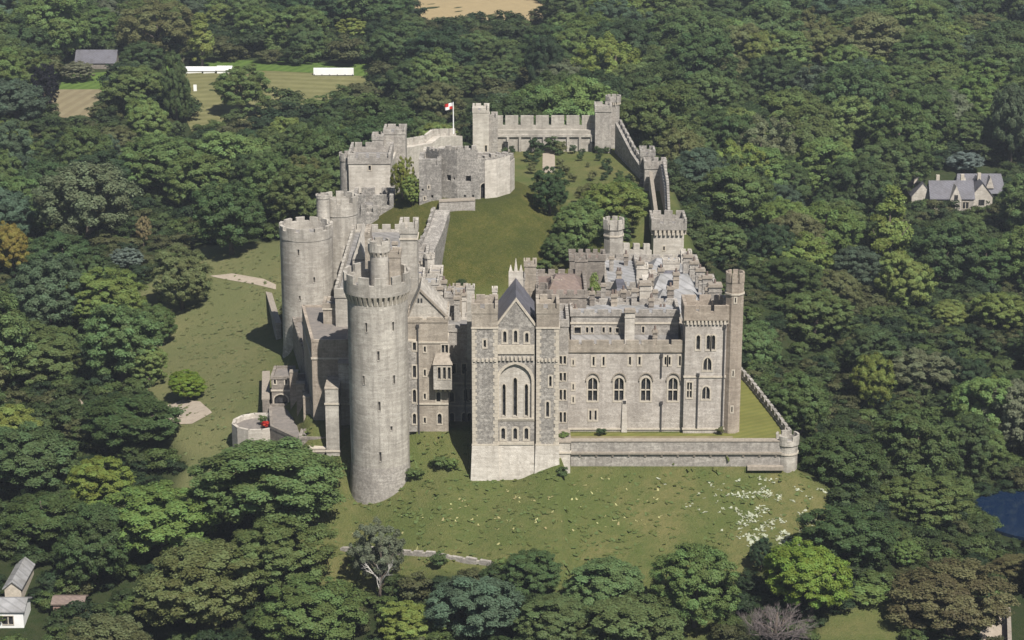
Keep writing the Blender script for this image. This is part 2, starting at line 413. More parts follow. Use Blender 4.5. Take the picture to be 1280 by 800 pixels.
# ------------------------------------------------------------------ terrain: one sheet, a ridge carrying the castle
PLAT = [(-34, 2), (-16, 0), (9, 0), (9, -5.6), (46, -5.6), (46, 8), (43, 25), (38, 60), (38, 100), (37, 145), (31, 184),
        (-17, 184), (-28, 160), (-38, 100), (-43, 60), (-40, 30)]
POND = (97, 29, 10, 10)
MOTTE = (-8.9, 90.0, 12.0, 20.0)
def sm(a, b, x):
    t = np.clip((x - a) / (b - a), 0, 1); return t * t * (3 - 2 * t)
def poly_dist(px, py, poly):
    """signed distance (negative inside) and the unit vector from the nearest boundary point"""
    best = np.full(px.shape, 1e9); bx = np.zeros(px.shape); by = np.zeros(px.shape); inside = np.zeros(px.shape, bool)
    n = len(poly)
    for i in range(n):
        (ax, ay), (cx, cy_) = poly[i], poly[(i + 1) % n]
        ex, ey = cx - ax, cy_ - ay; t = np.clip(((px - ax) * ex + (py - ay) * ey) / (ex * ex + ey * ey), 0, 1)
        dx, dy = px - ax - t * ex, py - ay - t * ey; d = np.hypot(dx, dy); k = d < best
        best = np.where(k, d, best); bx = np.where(k, dx, bx); by = np.where(k, dy, by)
        cr = ((ay > py) != (cy_ > py)) & (px < (cx - ax) * (py - ay) / (cy_ - ay + 1e-12) + ax); inside ^= cr
    L = np.maximum(best, 1e-6); return np.where(inside, -best, best), bx / L, by / L
_rs = np.random.default_rng(5)
_wv = [(_rs.uniform(.01, .12), _rs.uniform(0, 6.28), _rs.uniform(0, 6.28)) for _ in range(14)]
def bumps(x, y):
    s = 0
    for f, a, p in _wv: s = s + np.sin((x * np.cos(a) + y * np.sin(a)) * f + p) * (.02 / f) ** .5
    return s
def height(x, y):
    d, nx, ny = poly_dist(x, y, PLAT)
    plat = 8 * sm(60, 118, y)
    wl, wr, wf, wb = np.maximum(-nx, 0) ** 2, np.maximum(nx, 0) ** 2, np.maximum(-ny, 0) ** 2, np.maximum(ny, 0) ** 2
    fm = sm(-40, -28, x) * (1 - sm(50, 56, x)) * (1 - sm(0, 5, y)); wl, wr, wf = wl * (1 - fm), wr * (1 - fm), wf * (1 - fm) + fm
    ws = wl + wr + wf + wb + 1e-9
    dd = np.maximum(d, 0)
    ff = np.interp(dd, [0, .8, 8, 25, 40, 80, 200], [-.2, -1.6, -5.7, -12, -16.5, -22, -25])
    ff = np.where(x > 8.6, np.interp(dd, [0, .6, 18, 34, 80, 200], [-.3, -4.5, -11.5, -17, -23, -27]), ff)
    ff = ff - np.clip(-11 - x, 0, 14) * .27 * np.clip(dd / 6, 0, 1)
    fl = np.interp(dd, [0, 1, 25, 45, 90, 200], [-1, -2.5, -8.5, -12, -15, -16]) - np.clip(24 - y, 0, 20) * .3 * np.clip(dd / 4, 0, 1)
    fr = np.interp(dd, [0, 1, 8, 30, 60, 200], [-.6, -2.5, -9, -21, -27, -29])
    fb = np.interp(dd, [0, 1, 12, 40, 200], [-.4, -2, -7, -12, -8])
    out = plat + (wl * fl + wr * fr + wf * ff + wb * fb) / ws
    far = sm(230, 470, y)
    z = np.where(d <= 0, plat, out * (1 - far) + 0 * far)
    z = z + np.where(d > 0, bumps(x, y) * .35 * np.clip(d / 10, 0, 1), 0)
    pr = np.hypot((x - POND[0]) / POND[2], (y - POND[1]) / POND[3])
    z = z + (-27.5 - z) * (1 - sm(1.0, 2.2, pr))
    r = np.hypot(x - MOTTE[0], y - MOTTE[1])
    tt = np.maximum(r - MOTTE[2], 0); mot = MOTTE[3] - tt * .52 - tt ** 2 * .0135
    return np.where(d <= 2, np.maximum(z, mot), z)
gx = np.concatenate([np.linspace(-2600, -330, 26), np.linspace(-320, -132, 48), np.arange(-128, 132.1, 1.0), np.linspace(136, 320, 48), np.linspace(330, 2600, 26)])
gy = np.concatenate([np.linspace(-1200, -120, 20), np.linspace(-110, -72, 12), np.arange(-70, 190.1, 1.0), np.linspace(193, 520, 90), np.linspace(540, 900, 20), np.linspace(1000, 4500, 20)])
GX, GY = np.meshgrid(gx, gy); GZ = height(GX, GY)
def zg(x, y):
    i = min(max(int(np.searchsorted(gx, x)) - 1, 0), len(gx) - 2); j = min(max(int(np.searchsorted(gy, y)) - 1, 0), len(gy) - 2)
    a = (x - gx[i]) / (gx[i + 1] - gx[i]); b = (y - gy[j]) / (gy[j + 1] - gy[j])
    return float((GZ[j, i] * (1 - a) + GZ[j, i + 1] * a) * (1 - b) + (GZ[j + 1, i] * (1 - a) + GZ[j + 1, i + 1] * a) * b)
def ray(px, py):
    u = (px - 640) / FPX; v = (400 - py) / FPX
    return Vector((u, math.cos(TH) + v * math.sin(TH), -math.sin(TH) + v * math.cos(TH)))
def ground_at(px, py):
    d = ray(px, py); t = 200.0; step = 2.0
    while t < 1600:
        x, y, z = d.x * t, -D0 + d.y * t, H0 + d.z * t
        if z < zg(x, y):
            lo, hi = t - step, t
            for _ in range(14):
                t = (lo + hi) / 2
                if H0 + d.z * t < zg(d.x * t, -D0 + d.y * t): hi = t
                else: lo = t
            return d.x * hi, -D0 + d.y * hi
        t += step
    return d.x * t, -D0 + d.y * t
def pix_poly(pts): return [ground_at(*p) for p in pts]
# mown or meadow ground (outlines as seen from the air), everything else is woodland floor
FRONT_MEADOW = [(-44, -2), (-30, 6), (9, 3), (9, -5), (47, -5), (52, -8), (51, -22), (38, -29), (30, -34), (34, -60), (24, -60), (20, -40), (8, -36), (-4, -30), (-28, -28), (-40, -18)]
LEFT_LAWN = pix_poly([(345, 352), (300, 352), (285, 320), (330, 290), (345, 330)]) + pix_poly([(345, 420), (340, 555), (290, 560), (240, 560), (205, 525), (215, 470), (200, 400), (225, 370), (280, 352)])
LAWNS = [FRONT_MEADOW, [(-60, -4), (-28, -4), (-28, 62), (-48, 62)], [(-46, 50), (-38, 8), (-52, 6), (-60, 20), (-70, 45), (-84, 88), (-70, 125), (-42, 110)], PLAT,
         pix_poly([(1010, 800), (1030, 770), (1110, 745), (1140, 760), (1120, 830), (1000, 830)])]
gw = np.full(GX.shape, 99.0)
for L_ in LAWNS: gw = np.minimum(gw, poly_dist(GX, GY, L_)[0])
def ground_mat():
    m, n, b = new_mat('meadow_and_woodland_floor')
    pos = N(n, 'ShaderNodeNewGeometry').outputs['Position']
    at = N(n, 'ShaderNodeAttribute', attribute_name='grass').outputs['Fac']
    f1 = noise(n, pos, .09, 5, .65); f2 = noise(n, pos, .7, 5, .7); f3 = noise(n, pos, 3.5, 4, .75)
    g = mix(n, mapr(n, f1, .4, .62, 0, 1), (.098, .122, .036), (.165, .155, .060))       # green to dry straw
    g = mix(n, mapr(n, f2, .42, .68, 0, .6), g, (.076, .104, .030))
    g = mix(n, mapr(n, f3, .52, .75, 0, .4), g, (.20, .19, .09))
    g = mix(n, mapr(n, f3, .25, .45, .4, 0), g, (.056, .076, .024))
    sx = N(n, 'ShaderNodeSeparateXYZ'); n.links.new(pos, sx.inputs[0])
    g = mix(n, mapr(n, sx.outputs[0], -36, -52, 0, .55), g, (.175, .178, .085))            # drier, paler turf on the western bank
    mot = N(n, 'ShaderNodeAttribute', attribute_name='motte').outputs['Fac']
    g2 = mix(n, mapr(n, f2, .35, .7, 0, 1), (.066, .078, .018), (.118, .108, .032))
    g2 = mix(n, mapr(n, f1, .45, .62, 0, .8), g2, (.052, .064, .017))
    g2 = mix(n, mapr(n, f3, .55, .75, 0, .7), g2, (.19, .175, .075))
    g2 = mix(n, mapr(n, f3, .3, .5, .75, 0), g2, (.040, .050, .014))
    g = mix(n, mot, g, g2)
    w = mix(n, mapr(n, f2, .4, .62, 0, 1), (.030, .046, .015), (.045, .054, .022))  # woodland floor, colour kept dark to carry the shade between trees
    n.links.new(mix(n, at, w, g), b.inputs['Base Color'])
    b.inputs['Roughness'].default_value = .95; b.inputs['Specular IOR Level'].default_value = .1
    bump(n, b, f3, .5, 1.0); return m
M['ground'] = ground_mat()
me = bpy.data.meshes.new('ground'); ny_, nx_ = GX.shape
V = np.stack([GX, GY, GZ], -1).reshape(-1, 3)
ii = (np.arange(ny_ - 1)[:, None] * nx_ + np.arange(nx_ - 1)[None, :]).reshape(-1)
F = np.stack([ii, ii + 1, ii + nx_ + 1, ii + nx_], -1)
def np_mesh(me, V, F):
    k = F.shape[1]
    me.vertices.add(len(V)); me.vertices.foreach_set('co', np.asarray(V, np.float32).ravel())
    me.loops.add(F.size); me.loops.foreach_set('vertex_index', F.astype(np.int32).ravel())
    me.polygons.add(len(F)); me.polygons.foreach_set('loop_start', np.arange(0, F.size, k, dtype=np.int32))
    me.polygons.foreach_set('loop_total', np.full(len(F), k, np.int32)); me.update(calc_edges=True); me.validate()
np_mesh(me, V, F)
a = me.attributes.new('grass', 'FLOAT', 'POINT'); a.data.foreach_set('value', np.clip(.5 - gw / 3, 0, 1).astype(np.float32).ravel())
a = me.attributes.new('motte', 'FLOAT', 'POINT'); a.data.foreach_set('value', np.clip((31 - np.hypot(GX - MOTTE[0], GY - MOTTE[1])) / 3, 0, 1).astype(np.float32).ravel())
me.shade_smooth(); me.materials.append(M['ground'])
o = bpy.data.objects.new('ground', me); C.objects.link(o); o['kind'] = 'structure'

def sheet(name, poly, mat, lift=.05, step=1.5, kind='structure', label=None):
    """a thin layer draped over the terrain"""
    bm = bmesh.new(); xs = [p[0] for p in poly]; ys = [p[1] for p in poly]
    f = bm.faces.new([bm.verts.new((x, y, 0)) for x, y in poly])
    for ax, lo, hi in ((0, min(xs), max(xs)), (1, min(ys), max(ys))):
        k = lo + step
        while k < hi:
            co = [0, 0, 0]; no = [0, 0, 0]; co[ax] = k; no[ax] = 1
            bmesh.ops.bisect_plane(bm, geom=bm.verts[:] + bm.edges[:] + bm.faces[:], plane_co=co, plane_no=no); k += step
    for v in bm.verts: v.co.z = zg(v.co.x, v.co.y) + lift
    for f in bm.faces:
        if f.normal.z < 0: f.normal_flip()
    me = bpy.data.meshes.new(name); bm.to_mesh(me); bm.free(); me.materials.append(M[mat] if isinstance(mat, str) else mat)
    o = bpy.data.objects.new(name, me); C.objects.link(o); o['kind'] = kind
    if label: o['label'] = label
    return o
def striped(name, a, b_, scale, ang, amt=1.0):
    m, n, b = new_mat(name)
    pos = N(n, 'ShaderNodeNewGeometry').outputs['Position']
    mp = N(n, 'ShaderNodeMapping'); mp.inputs['Rotation'].default_value = (0, 0, ang); n.links.new(pos, mp.inputs['Vector'])
    w = N(n, 'ShaderNodeTexWave'); w.inputs['Scale'].default_value = scale; w.inputs['Distortion'].default_value = .6; n.links.new(mp.outputs[0], w.inputs['Vector'])
    f = noise(n, pos, .25, 5, .7)
    c = mix(n, mapr(n, w.outputs['Fac'], .3, .7, 0, amt), a, b_)
    n.links.new(mix(n, mapr(n, f, .35, .7, 0, .5), c, tuple(v * .6 for v in a)), b.inputs['Base Color'])
    b.inputs['Roughness'].default_value = .95; b.inputs['Specular IOR Level'].default_value = .1; return m
M['cricket'] = striped('mown_cricket_turf', (.135, .132, .056), (.165, .158, .072), .06, R(90))
M['greenlawn'] = striped('green_lawn', (.07, .115, .025), (.09, .14, .03), .1, R(20))
M['wheat'] = striped('harvested_field', (.34, .27, .15), (.26, .20, .11), .12, R(60))
M['terr'] = striped('striped_terrace_lawn', (.125, .130, .036), (.148, .146, .042), .22, R(60))
M['dry'] = striped('dry_paddock', (.21, .18, .11), (.18, .15, .09), .08, R(10))
def gsheet(name, pix, mat, **kw): return sheet(name, pix_poly(pix), mat, **kw)
gsheet('cricket_field', [(240, 165), (205, 88), (330, 88), (470, 92), (500, 98), (480, 118), (420, 128), (330, 160), (290, 175)], 'cricket', step=8)
gsheet('lawn', [(70, 118), (80, 95), (150, 88), (200, 92), (195, 118), (130, 130)], 'greenlawn', lift=.06, step=8)
gsheet('paddock', [(60, 112), (125, 112), (150, 135), (100, 150), (60, 145)], 'dry', lift=.10, step=8)
gsheet('lawn', [(205, 76), (330, 76), (470, 80), (520, 90), (510, 101), (480, 97), (400, 92), (340, 89), (205, 89)], 'greenlawn', lift=.10, step=8)
gsheet('harvested_field', [(500, 26), (500, -10), (690, -10), (690, 26)], 'wheat', step=10)
sheet('terrace_lawn', [(36.5, -4.6), (44.8, -4.6), (44.8, 6), (41.6, 24), (38, 40), (36.5, 40)], 'terr', lift=.06)
sheet('terrace_lawn', [(9.5, -2.4), (36.5, -2.4), (36.5, -0.9), (9.5, -0.9)], 'terr', lift=.06)
sheet('path', [(9.5, -4.6), (36.5, -4.6), (36.5, -2.4), (9.5, -2.4)], 'dry', lift=.055)
gsheet('path', [(200, 510), (228, 500), (250, 502), (265, 516), (240, 530), (215, 530)], 'path', lift=.06)
gsheet('path', [(60, 488), (90, 488), (105, 505), (80, 512)], 'path', lift=.06)
gsheet('path', [(1205, 830), (1238, 770), (1262, 765), (1262, 830)], 'path', lift=.06, step=3)
gsheet('road', [(262, 345), (290, 342), (330, 349), (345, 356), (345, 362), (320, 356), (285, 350)], 'path', lift=.06, step=3)
pm = MB(); pm.flat([(POND[0] + math.cos(k / 40 * 6.283) * POND[2] * 1.25, POND[1] + math.sin(k / 40 * 6.283) * POND[3] * 1.25) for k in range(40)], -28.5, -26.6)
o = pm.build('pond', 'water'); o['kind'] = 'structure'
gsheet('path', [(679, 183), (692, 183), (694, 216), (678, 216)], 'path', lift=.06)

# ------------------------------------------------------------------ the castle: front, from left to right
rnd = random.Random(3); random.seed(3)
G_ = 'castle towers and ranges'
# great round tower with its machicolated head
TX, TY, TR = X(474, -4, 8), -4.0, 4.85
def slits(cx, cy_, r, n, specs):
    ops = {}
    for px, yt, yb in specs:
        Yf = cy_ - r; x = X(px, Yf, Z(yt, Yf)); s = max(-.95, min(.95, (x - cx) / r)); al = (-math.pi / 2 + math.asin(s)) % (2 * math.pi)
        k = int(al / (2 * math.pi) * n); fw = 2 * r * math.sin(math.pi / n)
        ops.setdefault(k, []).append((fw / 2, .34, Z(yb, Yf), Z(yt, Yf), 0))
    return ops
t = tower('round_tower', 'tall pale round tower with toothed overhanging parapet at the front left of the castle', 'tower', ngon(TX, TY, TR, 48), -11.5, 25.9,
          'ashlar', slits(TX, TY, TR, 48, [(456, 404, 416), (490, 404, 416), (473, 439, 451), (456, 471, 482), (490, 471, 482), (473, 502, 514), (490, 534, 540), (473, 565, 577)]),
          over=.58, corb=(38, 1.1), low=1.9, mer=1.3, th=.5, batter=.5)
tower('stair_turret', 'small round machicolated turret rising from the roof of the front round tower', 'turret', ngon(X(474.5, -2, 28), -2.2, 1.5, 20), 26, Z(313, -2.2),
      'ashlar', over=.3, corb=(14, .5), low=1.3, mer=.5, th=.35)
tower('roof_block', 'square block against the small round turret on the tower roof', 'turret', rect(X(487, -1.5, 28), X(501, -1.5, 28), -2.4, .3), 26, Z(322, -2.4), 'ashlar_w', over=.1, low=.5, mer=.5, mw=.7, gap=.5, th=.3)
x0 = X(500.5, 8, 26)
tower('square_tower', 'square pale tower with a raised corner spike behind the front round tower', 'tower', rect(x0, X(522, 8, 26), 8, 12), 12, Z(292, 8), 'ashlar', over=.12, low=.9, mer=.9, mw=.9, gap=.6,
      bands=(Z(300, 8),))
# gabled lodging range
FX0, FX1 = X(511, 0), X(559.5, 0)
zt = Z(403, 0)
tower('window_bay', 'narrow flint bay of four stacked windows touching the front round tower', 'bay', rect(FX0, X(523, 0) - .3, -.6, -.01), Z(538, 0), Z(425, 0), 'flint',
      {0: front(-.6, FX0, [(518, 428, 438, 4), (518, 457, 472, 4), (518, 487, 503, 4, .5), (518, 517, 530, 4, .5)])}, over=.02, cren=False, roof='trim')
specs = [(531, 433, 440, 2.5), (531, 462, 470, 2.5), (531, 492, 499, 2.5), (531, 522, 529, 2.5),
         (556, 431, 441, 8, 0, 2), (548, 490, 502, 5, .5), (549.5, 517, 530, 5, .6)]
t = tower('lodging_range', 'tall gabled stone range with an oriel window right of the front round tower', 'building', rect(FX0, FX1, 0, 9), -9, zt, 'ashlar_w',
          {0: front(0, FX0, specs)}, over=.12, low=.5, mer=.35, mw=1.6, gap=.8, bands=(Z(429, 0), Z(505, 0) - .1), pipe=((0, X(523, 0) - FX0, -5, Z(409, 0)),))
gz = Z(400, 0); ga = Z(364, .4); gx0, gx1 = X(509, .4, 20), X(561, .4, 20); gm = MB()
facade(gm, (gx0 + .4, .5), (gx1 - 1.2, .5), zt, zt + 1.2, [])
xm = X(525, .4, 24)
gm.prism([(gx0, .45, zt + .4), (gx1, .45, zt + .4), (gx1, 9, zt + .4), (gx0, 9, zt + .4)], [(xm - .02, .45, ga), (xm + .02, .45, ga), (xm + .02, 9, ga), (xm - .02, 9, ga)], top=True)
gm.build('gable', 'ashlar', t)
for s in (-1, 1):
    cp = MB(); e = gx0 if s < 0 else gx1
    cp.prism([(e, .2, zt + .3), (e, .7, zt + .3), (xm, .7, ga), (xm, .2, ga)][::-s], [(e, .2, zt + .75), (e, .7, zt + .75), (xm, .7, ga + .45), (xm, .2, ga + .45)][::-s], bottom=True)
    cp.build('coping', 'trim_d', t)
for k, px in enumerate((523.2, 527)):
    w = MB(); x = X(px, .4, 22); w.box(x - .14, x + .14, .36, .6, Z(378, .4), Z(373, .4)); w.build('vent_slit', 'glass', t)
ox0, ox1 = X(542, -1.6), X(565, -1.6); oz0, oz1 = Z(486, -1.6), Z(456, -1.6)
ori = MB(); op = rect(ox0, ox1, -1.6, 0); ops = front(-1.6, ox0, [(549, 459, 474, 3.6), (555.5, 459, 474, 3.6), (561.5, 459, 474, 3.6)])
for i in range(4): facade(ori, op[i], op[(i + 1) % 4], oz0, oz1, [q[:5] for q in ops] if i == 0 else [])
ori.flat(op, oz0 - .15, oz0 - .001, bottom=True)
ob = ori.build('oriel', 'ashlar', t)
ro = MB(); ro.prism([(x, y, oz1) for x, y in offset(op, .15)], [(x, y, oz1 + 1.5) for x, y in rect(ox0 + .3, ox1 - .3, -.25, 0)]); ro.build('oriel_roof', 'trim_d', ob)
for k in range(4): cb = MB(); x = ox0 + (ox1 - ox0) * (k + .5) / 4; cb.prism([(a, b, oz0 - .9) for a, b in rect(x - .2, x + .2, -.5, 0)], [(a, b, oz0 - .01) for a, b in rect(x - .2, x + .2, -1.5, 0)], bottom=True); cb.build('corbel', 'trim', ob)
for q in ops: window(ob, op[0], op[1], q[:5], 1, False, .1)
# recessed wing in the chapel's shade
RX0, RX1 = FX1 - .3, X(592, 5)
tower('recessed_wing', 'shaded recessed wing between the gabled range and the chapel', 'building', rect(RX0, RX1, 5, 12), -9, Z(415, 5), 'rubble',
      {0: front(5, RX0, [(565, 490, 502, 5, .5), (582.5, 486, 501, 5.5, .5), (588.2, 486, 501, 4.5, .5), (565, 516, 529, 5, .5), (580, 516, 529, 5, .5), (587, 516, 529, 5, .5), (567, 455, 467, 5), (580, 455, 467, 5, 0)])},
      over=.12, low=.6, mer=.7, bands=(Z(480, 5), Z(508, 5)), pipe=((0, 3.1, -5, 9),))
# chapel with two flint turrets
CY = -8.0
def flint_turret(label, pa, pb, extra):
    x0, x1 = X(pa, CY), X(pb, CY)
    t = tower('chapel_turret', label, 'turret', rect(x0, x1, CY, CY + 5.5), Z(555, CY), Z(392, CY), 'flint', {0: front(CY, x0, extra)}, over=.1, low=.8, mer=.8, mw=1.3, gap=.7,
              bands=(Z(411, CY), Z(557, CY)), group='flint chapel turrets', par_mat='ashlar_w', frame=.25)
    p = MB(); lo = rect(x0 - .25, x1 + .25, CY - .7, CY + 5.5); p.prism([(x, y, -9) for x, y in offset(lo, .25)], [(x, y, Z(556, CY)) for x, y in rect(x0 - .1, x1 + .1, CY - .12, CY + 5.5)]); p.build('plinth', 'pale', t)
    for s, xx in ((1, x0), (-1, x1)):
        q = MB(); zz = Z(556, CY)
        while zz < Z(415, CY):
            w = .75 if int(zz / .6) % 2 else .5; a, b = sorted((xx - s * .05, xx + s * w)); q.box(a, b, CY - .05, CY + .6, zz, zz + .56)
            zz += .6
        q.build('quoins', 'trim', t)
    u = MB(); u.box(x0 - .03, x1 + .03, CY - .03, CY + 5.5, Z(411, CY) + .28, Z(392, CY)); u.build('upper_band', 'ashlar_w', t)
    for k in range(6): c = MB(); xa = x0 + (x1 - x0) * k / 6; corbels(c, (xa, CY), (xa + (x1 - x0) / 6, CY), Z(452, CY), .5, .2, 1); c.build('corbel', 'trim', t)
    return t
flint_turret('left grey flint chapel turret with pale corner stones and pale plinth', 590.5, 622, [(606, 425, 434, 3)])
flint_turret('right grey flint chapel turret beyond the dark pipe with pale narrow panel', 670.5, 698, [(684.5, 502, 521, 3.6, .5), (688, 470, 483, 3, .4)])
cx0, cx1 = X(622, CY) - .02, X(668, CY)
t = thing('chapel', 'chapel with slate gabled roof and great arch of three tall lancet windows', 'chapel', ((cx0 + cx1) / 2, CY, 0))
cw = MB(); ez = Z(408, CY); az = Z(377, CY); L = cx1 - cx0; y_ = CY + .35
arch = front(y_, cx0, [(644, 455, 523, 41, .55)])[0]
low_w = front(y_, cx0, [(629, 535, 549, 4.6, .5), (644, 535, 549, 4.6, .5), (658, 535, 549, 4.6, .5)])
up_w = front(y_, cx0, [(631, 414, 428, 4, .5), (644.5, 413, 428, 4, .5), (658.5, 416, 428, 4, .5)])
facade(cw, (cx0, y_), (cx1, y_), Z(556, y_), ez, [arch] + [q[:5] for q in low_w + up_w], .35)
cw.poly([(cx0, y_, ez), (cx1, y_, ez), ((cx0 + cx1) / 2, y_, az)])
cw.box(cx0, cx1, CY + 1.6, 4, -6, ez)
cw.build('wall', 'flint', t)
for q in low_w + up_w: window(t, (cx0, y_), (cx1, y_), q[:5], 1, False, .3)
aw = MB(); ya = y_ + .36; lan = front(ya, cx0, [(630, 480, 520, 4, .9), (644, 472, 520, 4.6, .9), (658, 480, 520, 4, .9)])
facade(aw, (cx0, ya), (cx1, ya), Z(524, ya), Z(452, ya), [q[:5] for q in lan], .5)
aw.build('arch_infill', 'pale', t)
for q in lan: window(t, (cx0, ya), (cx1, ya), q[:5], 1, False, .14, depth=.5)
o = window(t, (cx0, y_), (cx1, y_), arch[:5], 1, False, .45); o.name = 'great_arch'
for ch in list(o.children): bpy.data.objects.remove(ch)
pl = MB(); pl.prism([(x, y, -9) for x, y in rect(cx0 - .2, cx1 + .1, CY - .9, 0)], [(x, y, Z(556, CY)) for x, y in rect(cx0, cx1, CY + .3, 0)]); pl.build('plinth', 'pale', t)
for a, b in ((525, 523), (556.6, 553), (443, 432)): bd = MB(); bd.box(cx0 + .05, cx1 - .05, CY + .15, y_, Z(a, CY), Z(b, CY)); bd.build('string_course', 'trim', t)
for k in range(9): cb = MB(); xa = cx0 + L * k / 9; corbels(cb, (xa, y_), (xa + L / 9, y_), Z(451, CY), .6, .3, 1); cb.build('corbel', 'trim', t)
for s in (1, -1):
    cp = MB(); e = (cx0 - .1) if s > 0 else (cx1 + .1); m_ = (cx0 + cx1) / 2
    cp.prism([(e, CY + .2, ez - .1), (e, CY + .8, ez - .1), (m_, CY + .8, az), (m_, CY + .2, az)][::s], [(e, CY + .2, ez + .4), (e, CY + .8, ez + .4), (m_, CY + .8, az + .5), (m_, CY + .2, az + .5)][::s], bottom=True)
    cp.build('coping', 'trim', t)
gable_roof(t, cx0, cx1, CY + .8, 5.5, ez, az - ez, 'slate', 'y', 'roof', .1)
bc = MB(); bx = (cx0 + cx1) / 2; bc.box(bx - 1.2, bx + 1.2, 5.3, 6, az - 1.5, az + 1.2)
for s in (-1, 0, 1): bc.prism([(x, y, az + 1.2) for x, y in rect(bx + s * .85 - .3, bx + s * .85 + .3, 5.35, 5.95)], [(x, y, az + (3.4 if s == 0 else 2.3)) for x, y in rect(bx + s * .85 - .05, bx + s * .85 + .05, 5.6, 5.7)])
bc.build('bellcote', 'pale', t)
pp = MB(); pp.box(X(668.3, CY), X(670.2, CY), CY + 1.4, CY + 1.7, -6, Z(404, CY)); pp.build('downpipe', 'pipe', t)
for lab, pa, pb, Ya, yt, mt in (('slim pale pinnacle turret behind the left chapel turret', 583.5, 593, 1.5, 362, 'ashlar'), ('slim pinnacle left of the chapel ridge', 615.5, 621.5, 2.0, 365, 'pale')):
    tower('pinnacle', lab, 'turret', rect(X(pa, Ya, 22), X(pb, Ya, 22), Ya, Ya + 1.1), 12, Z(yt, Ya), mt, over=.08, low=.3, mer=.4, mw=.35, gap=.3, th=.2)
chimney('low white rooflight box between the chapel pinnacles', X(605, 2, 22), 2.4, 18, Z(371, 2), X(613, 2, 22) - X(598, 2, 22), 1.2, 0, 'pale', group=None)
# stair wing in the gap right of the chapel
SX0, SX1 = X(697.5, 0), X(710, 0)
tower('stair_wing', 'narrow shaded wing with paired windows between chapel and long hall wing', 'building', rect(SX0, SX1, -1.2, 8), -7, Z(408, -1), 'rubble',
      {0: front(-1.2, SX0, [(701, 445, 455, 3, 0), (706, 445, 455, 3, 0), (701, 466, 476, 3, 0), (706, 466, 476, 3), (701, 487, 500, 3, .3), (706, 487, 500, 3, .3), (701, 515, 528, 3, .3), (706, 515, 528, 3, .3)])},
      over=.1, low=.5, mer=.7, mw=.8, gap=.5, frame=.14)
t = tower('buttress', 'stone buttress topped with green creeper at the end of the terrace wall', 'buttress', rect(X(697, -7), X(713.5, -7), -7, -1.3), -10, Z(553, -7), 'pale', over=.1, cren=False, roof='trim_d', bands=(Z(567, -7),))
# long hall wing
EX0, EX1 = X(709.5, 0), X(855, 0)
big = [(741, 472, 501, 11.5, .55, 2, True), (774, 472, 501, 11.5, .55, 2, True), (807.5, 472, 501, 11.5, .55, 2, True), (841.5, 472, 501, 11.5, .55, 2, True)]
small = [(742, 446, 457, 2.4), (754.5, 446, 457, 2.4), (787.5, 446, 456, 2.6), (799.5, 446, 456, 2.6), (832, 446, 456, 2.4), (837, 446, 456, 2.4), (850, 445, 457, 2.4), (738, 513, 525, 2.6), (744.5, 513, 525, 2.6), (716.5, 450, 456, 1.6), (716.5, 480, 487, 1.6), (716.5, 496, 503, 1.6)]
t = tower('hall_wing', 'long two-storey hall wing with four big arched windows above the terrace', 'building', rect(EX0, EX1, 0, 12), -3, Z(440, 0), 'hallst', {0: front(0, EX0, big + small)},
          over=.22, low=1.3, mer=.75, mw=2.0, gap=.45, bands=(Z(537, 0),), pipe=((0, X(827, 0) - EX0, 0, Z(505, 0)), (0, X(826, 0) - EX0, 9.5, Z(446, 0)), (0, X(781, 0) - EX0, .2, 5)), frame=.28, roof='leadlt', par_mat='ashlar_w')
for px in (741, 774, 807.5, 841.5):
    d = MB(); x = X(px, 0); zc = Z(478, 0); ring = [(x + 1.15 * math.cos(a), -.16, zc + 1.7 * math.sin(a) ** .8) for a in np.linspace(.12, math.pi - .12, 11)]
    for a, b in zip(ring, ring[1:]): d.tube([a, b], [.13, .13], 4)
    d.build('hood_mould', 'trim_d', t)
for px in (781, 868):
    b_ = MB(); x = X(px, 0)
    if px < 800: b_.prism([(a, c, -2) for a, c in rect(x - .5, x + .5, -.5, 0)], [(a, c, 5.6) for a, c in rect(x - .35, x + .35, -.2, 0)]); b_.build('buttress', 'pale', t)
# corner block and its tall turret
KX0, KX1 = X(855, -1), X(906, -1)
kw = [(873, 419, 437, 4.5, .6), (885.6, 419, 437, 4.2, .6), (892, 419, 437, 4.2, .6), (884.5, 447, 463, 10, .8, 2), (882.7, 483, 499, 9.5, .7, 2), (862, 478, 497, 6, 0, 2, True)]
t = tower('corner_block', 'tall square corner block with toothed cornice and paired lancets right of the long hall', 'tower', rect(KX0, KX1, -1, 5), -3, Z(400, -1), 'hallst', {0: front(-1, KX0, kw)},
          over=.3, corb=(.62, .5), low=1.5, mer=1.0, mw=1.5, gap=.55, bands=(Z(472, -1), Z(537, -1)), par_mat='tan', pipe=((0, X(872, -1) - KX0, 1, Z(470, -1)), (0, X(903.5, -1) - KX0, 1, Z(410, -1))), frame=.25)
ux, uw = X(916.5, -1, 12), 1.55
tower('corner_turret', 'tall slender brown octagonal turret at the right end of the castle front', 'turret', ngon(ux, .3, uw, 8, R(22.5)), -3, Z(354, -1), 'tan', over=.06, low=.8, mer=.8, mw=.75, gap=.4, th=.3,
      bands=(Z(369, -1),), ops={5: [(.6, .2, Z(470, -1), Z(463, -1), 0), (.6, .2, Z(378, -1), Z(372, -1), 0), (.6, .2, Z(515, -1), Z(508, -1), 0)]})
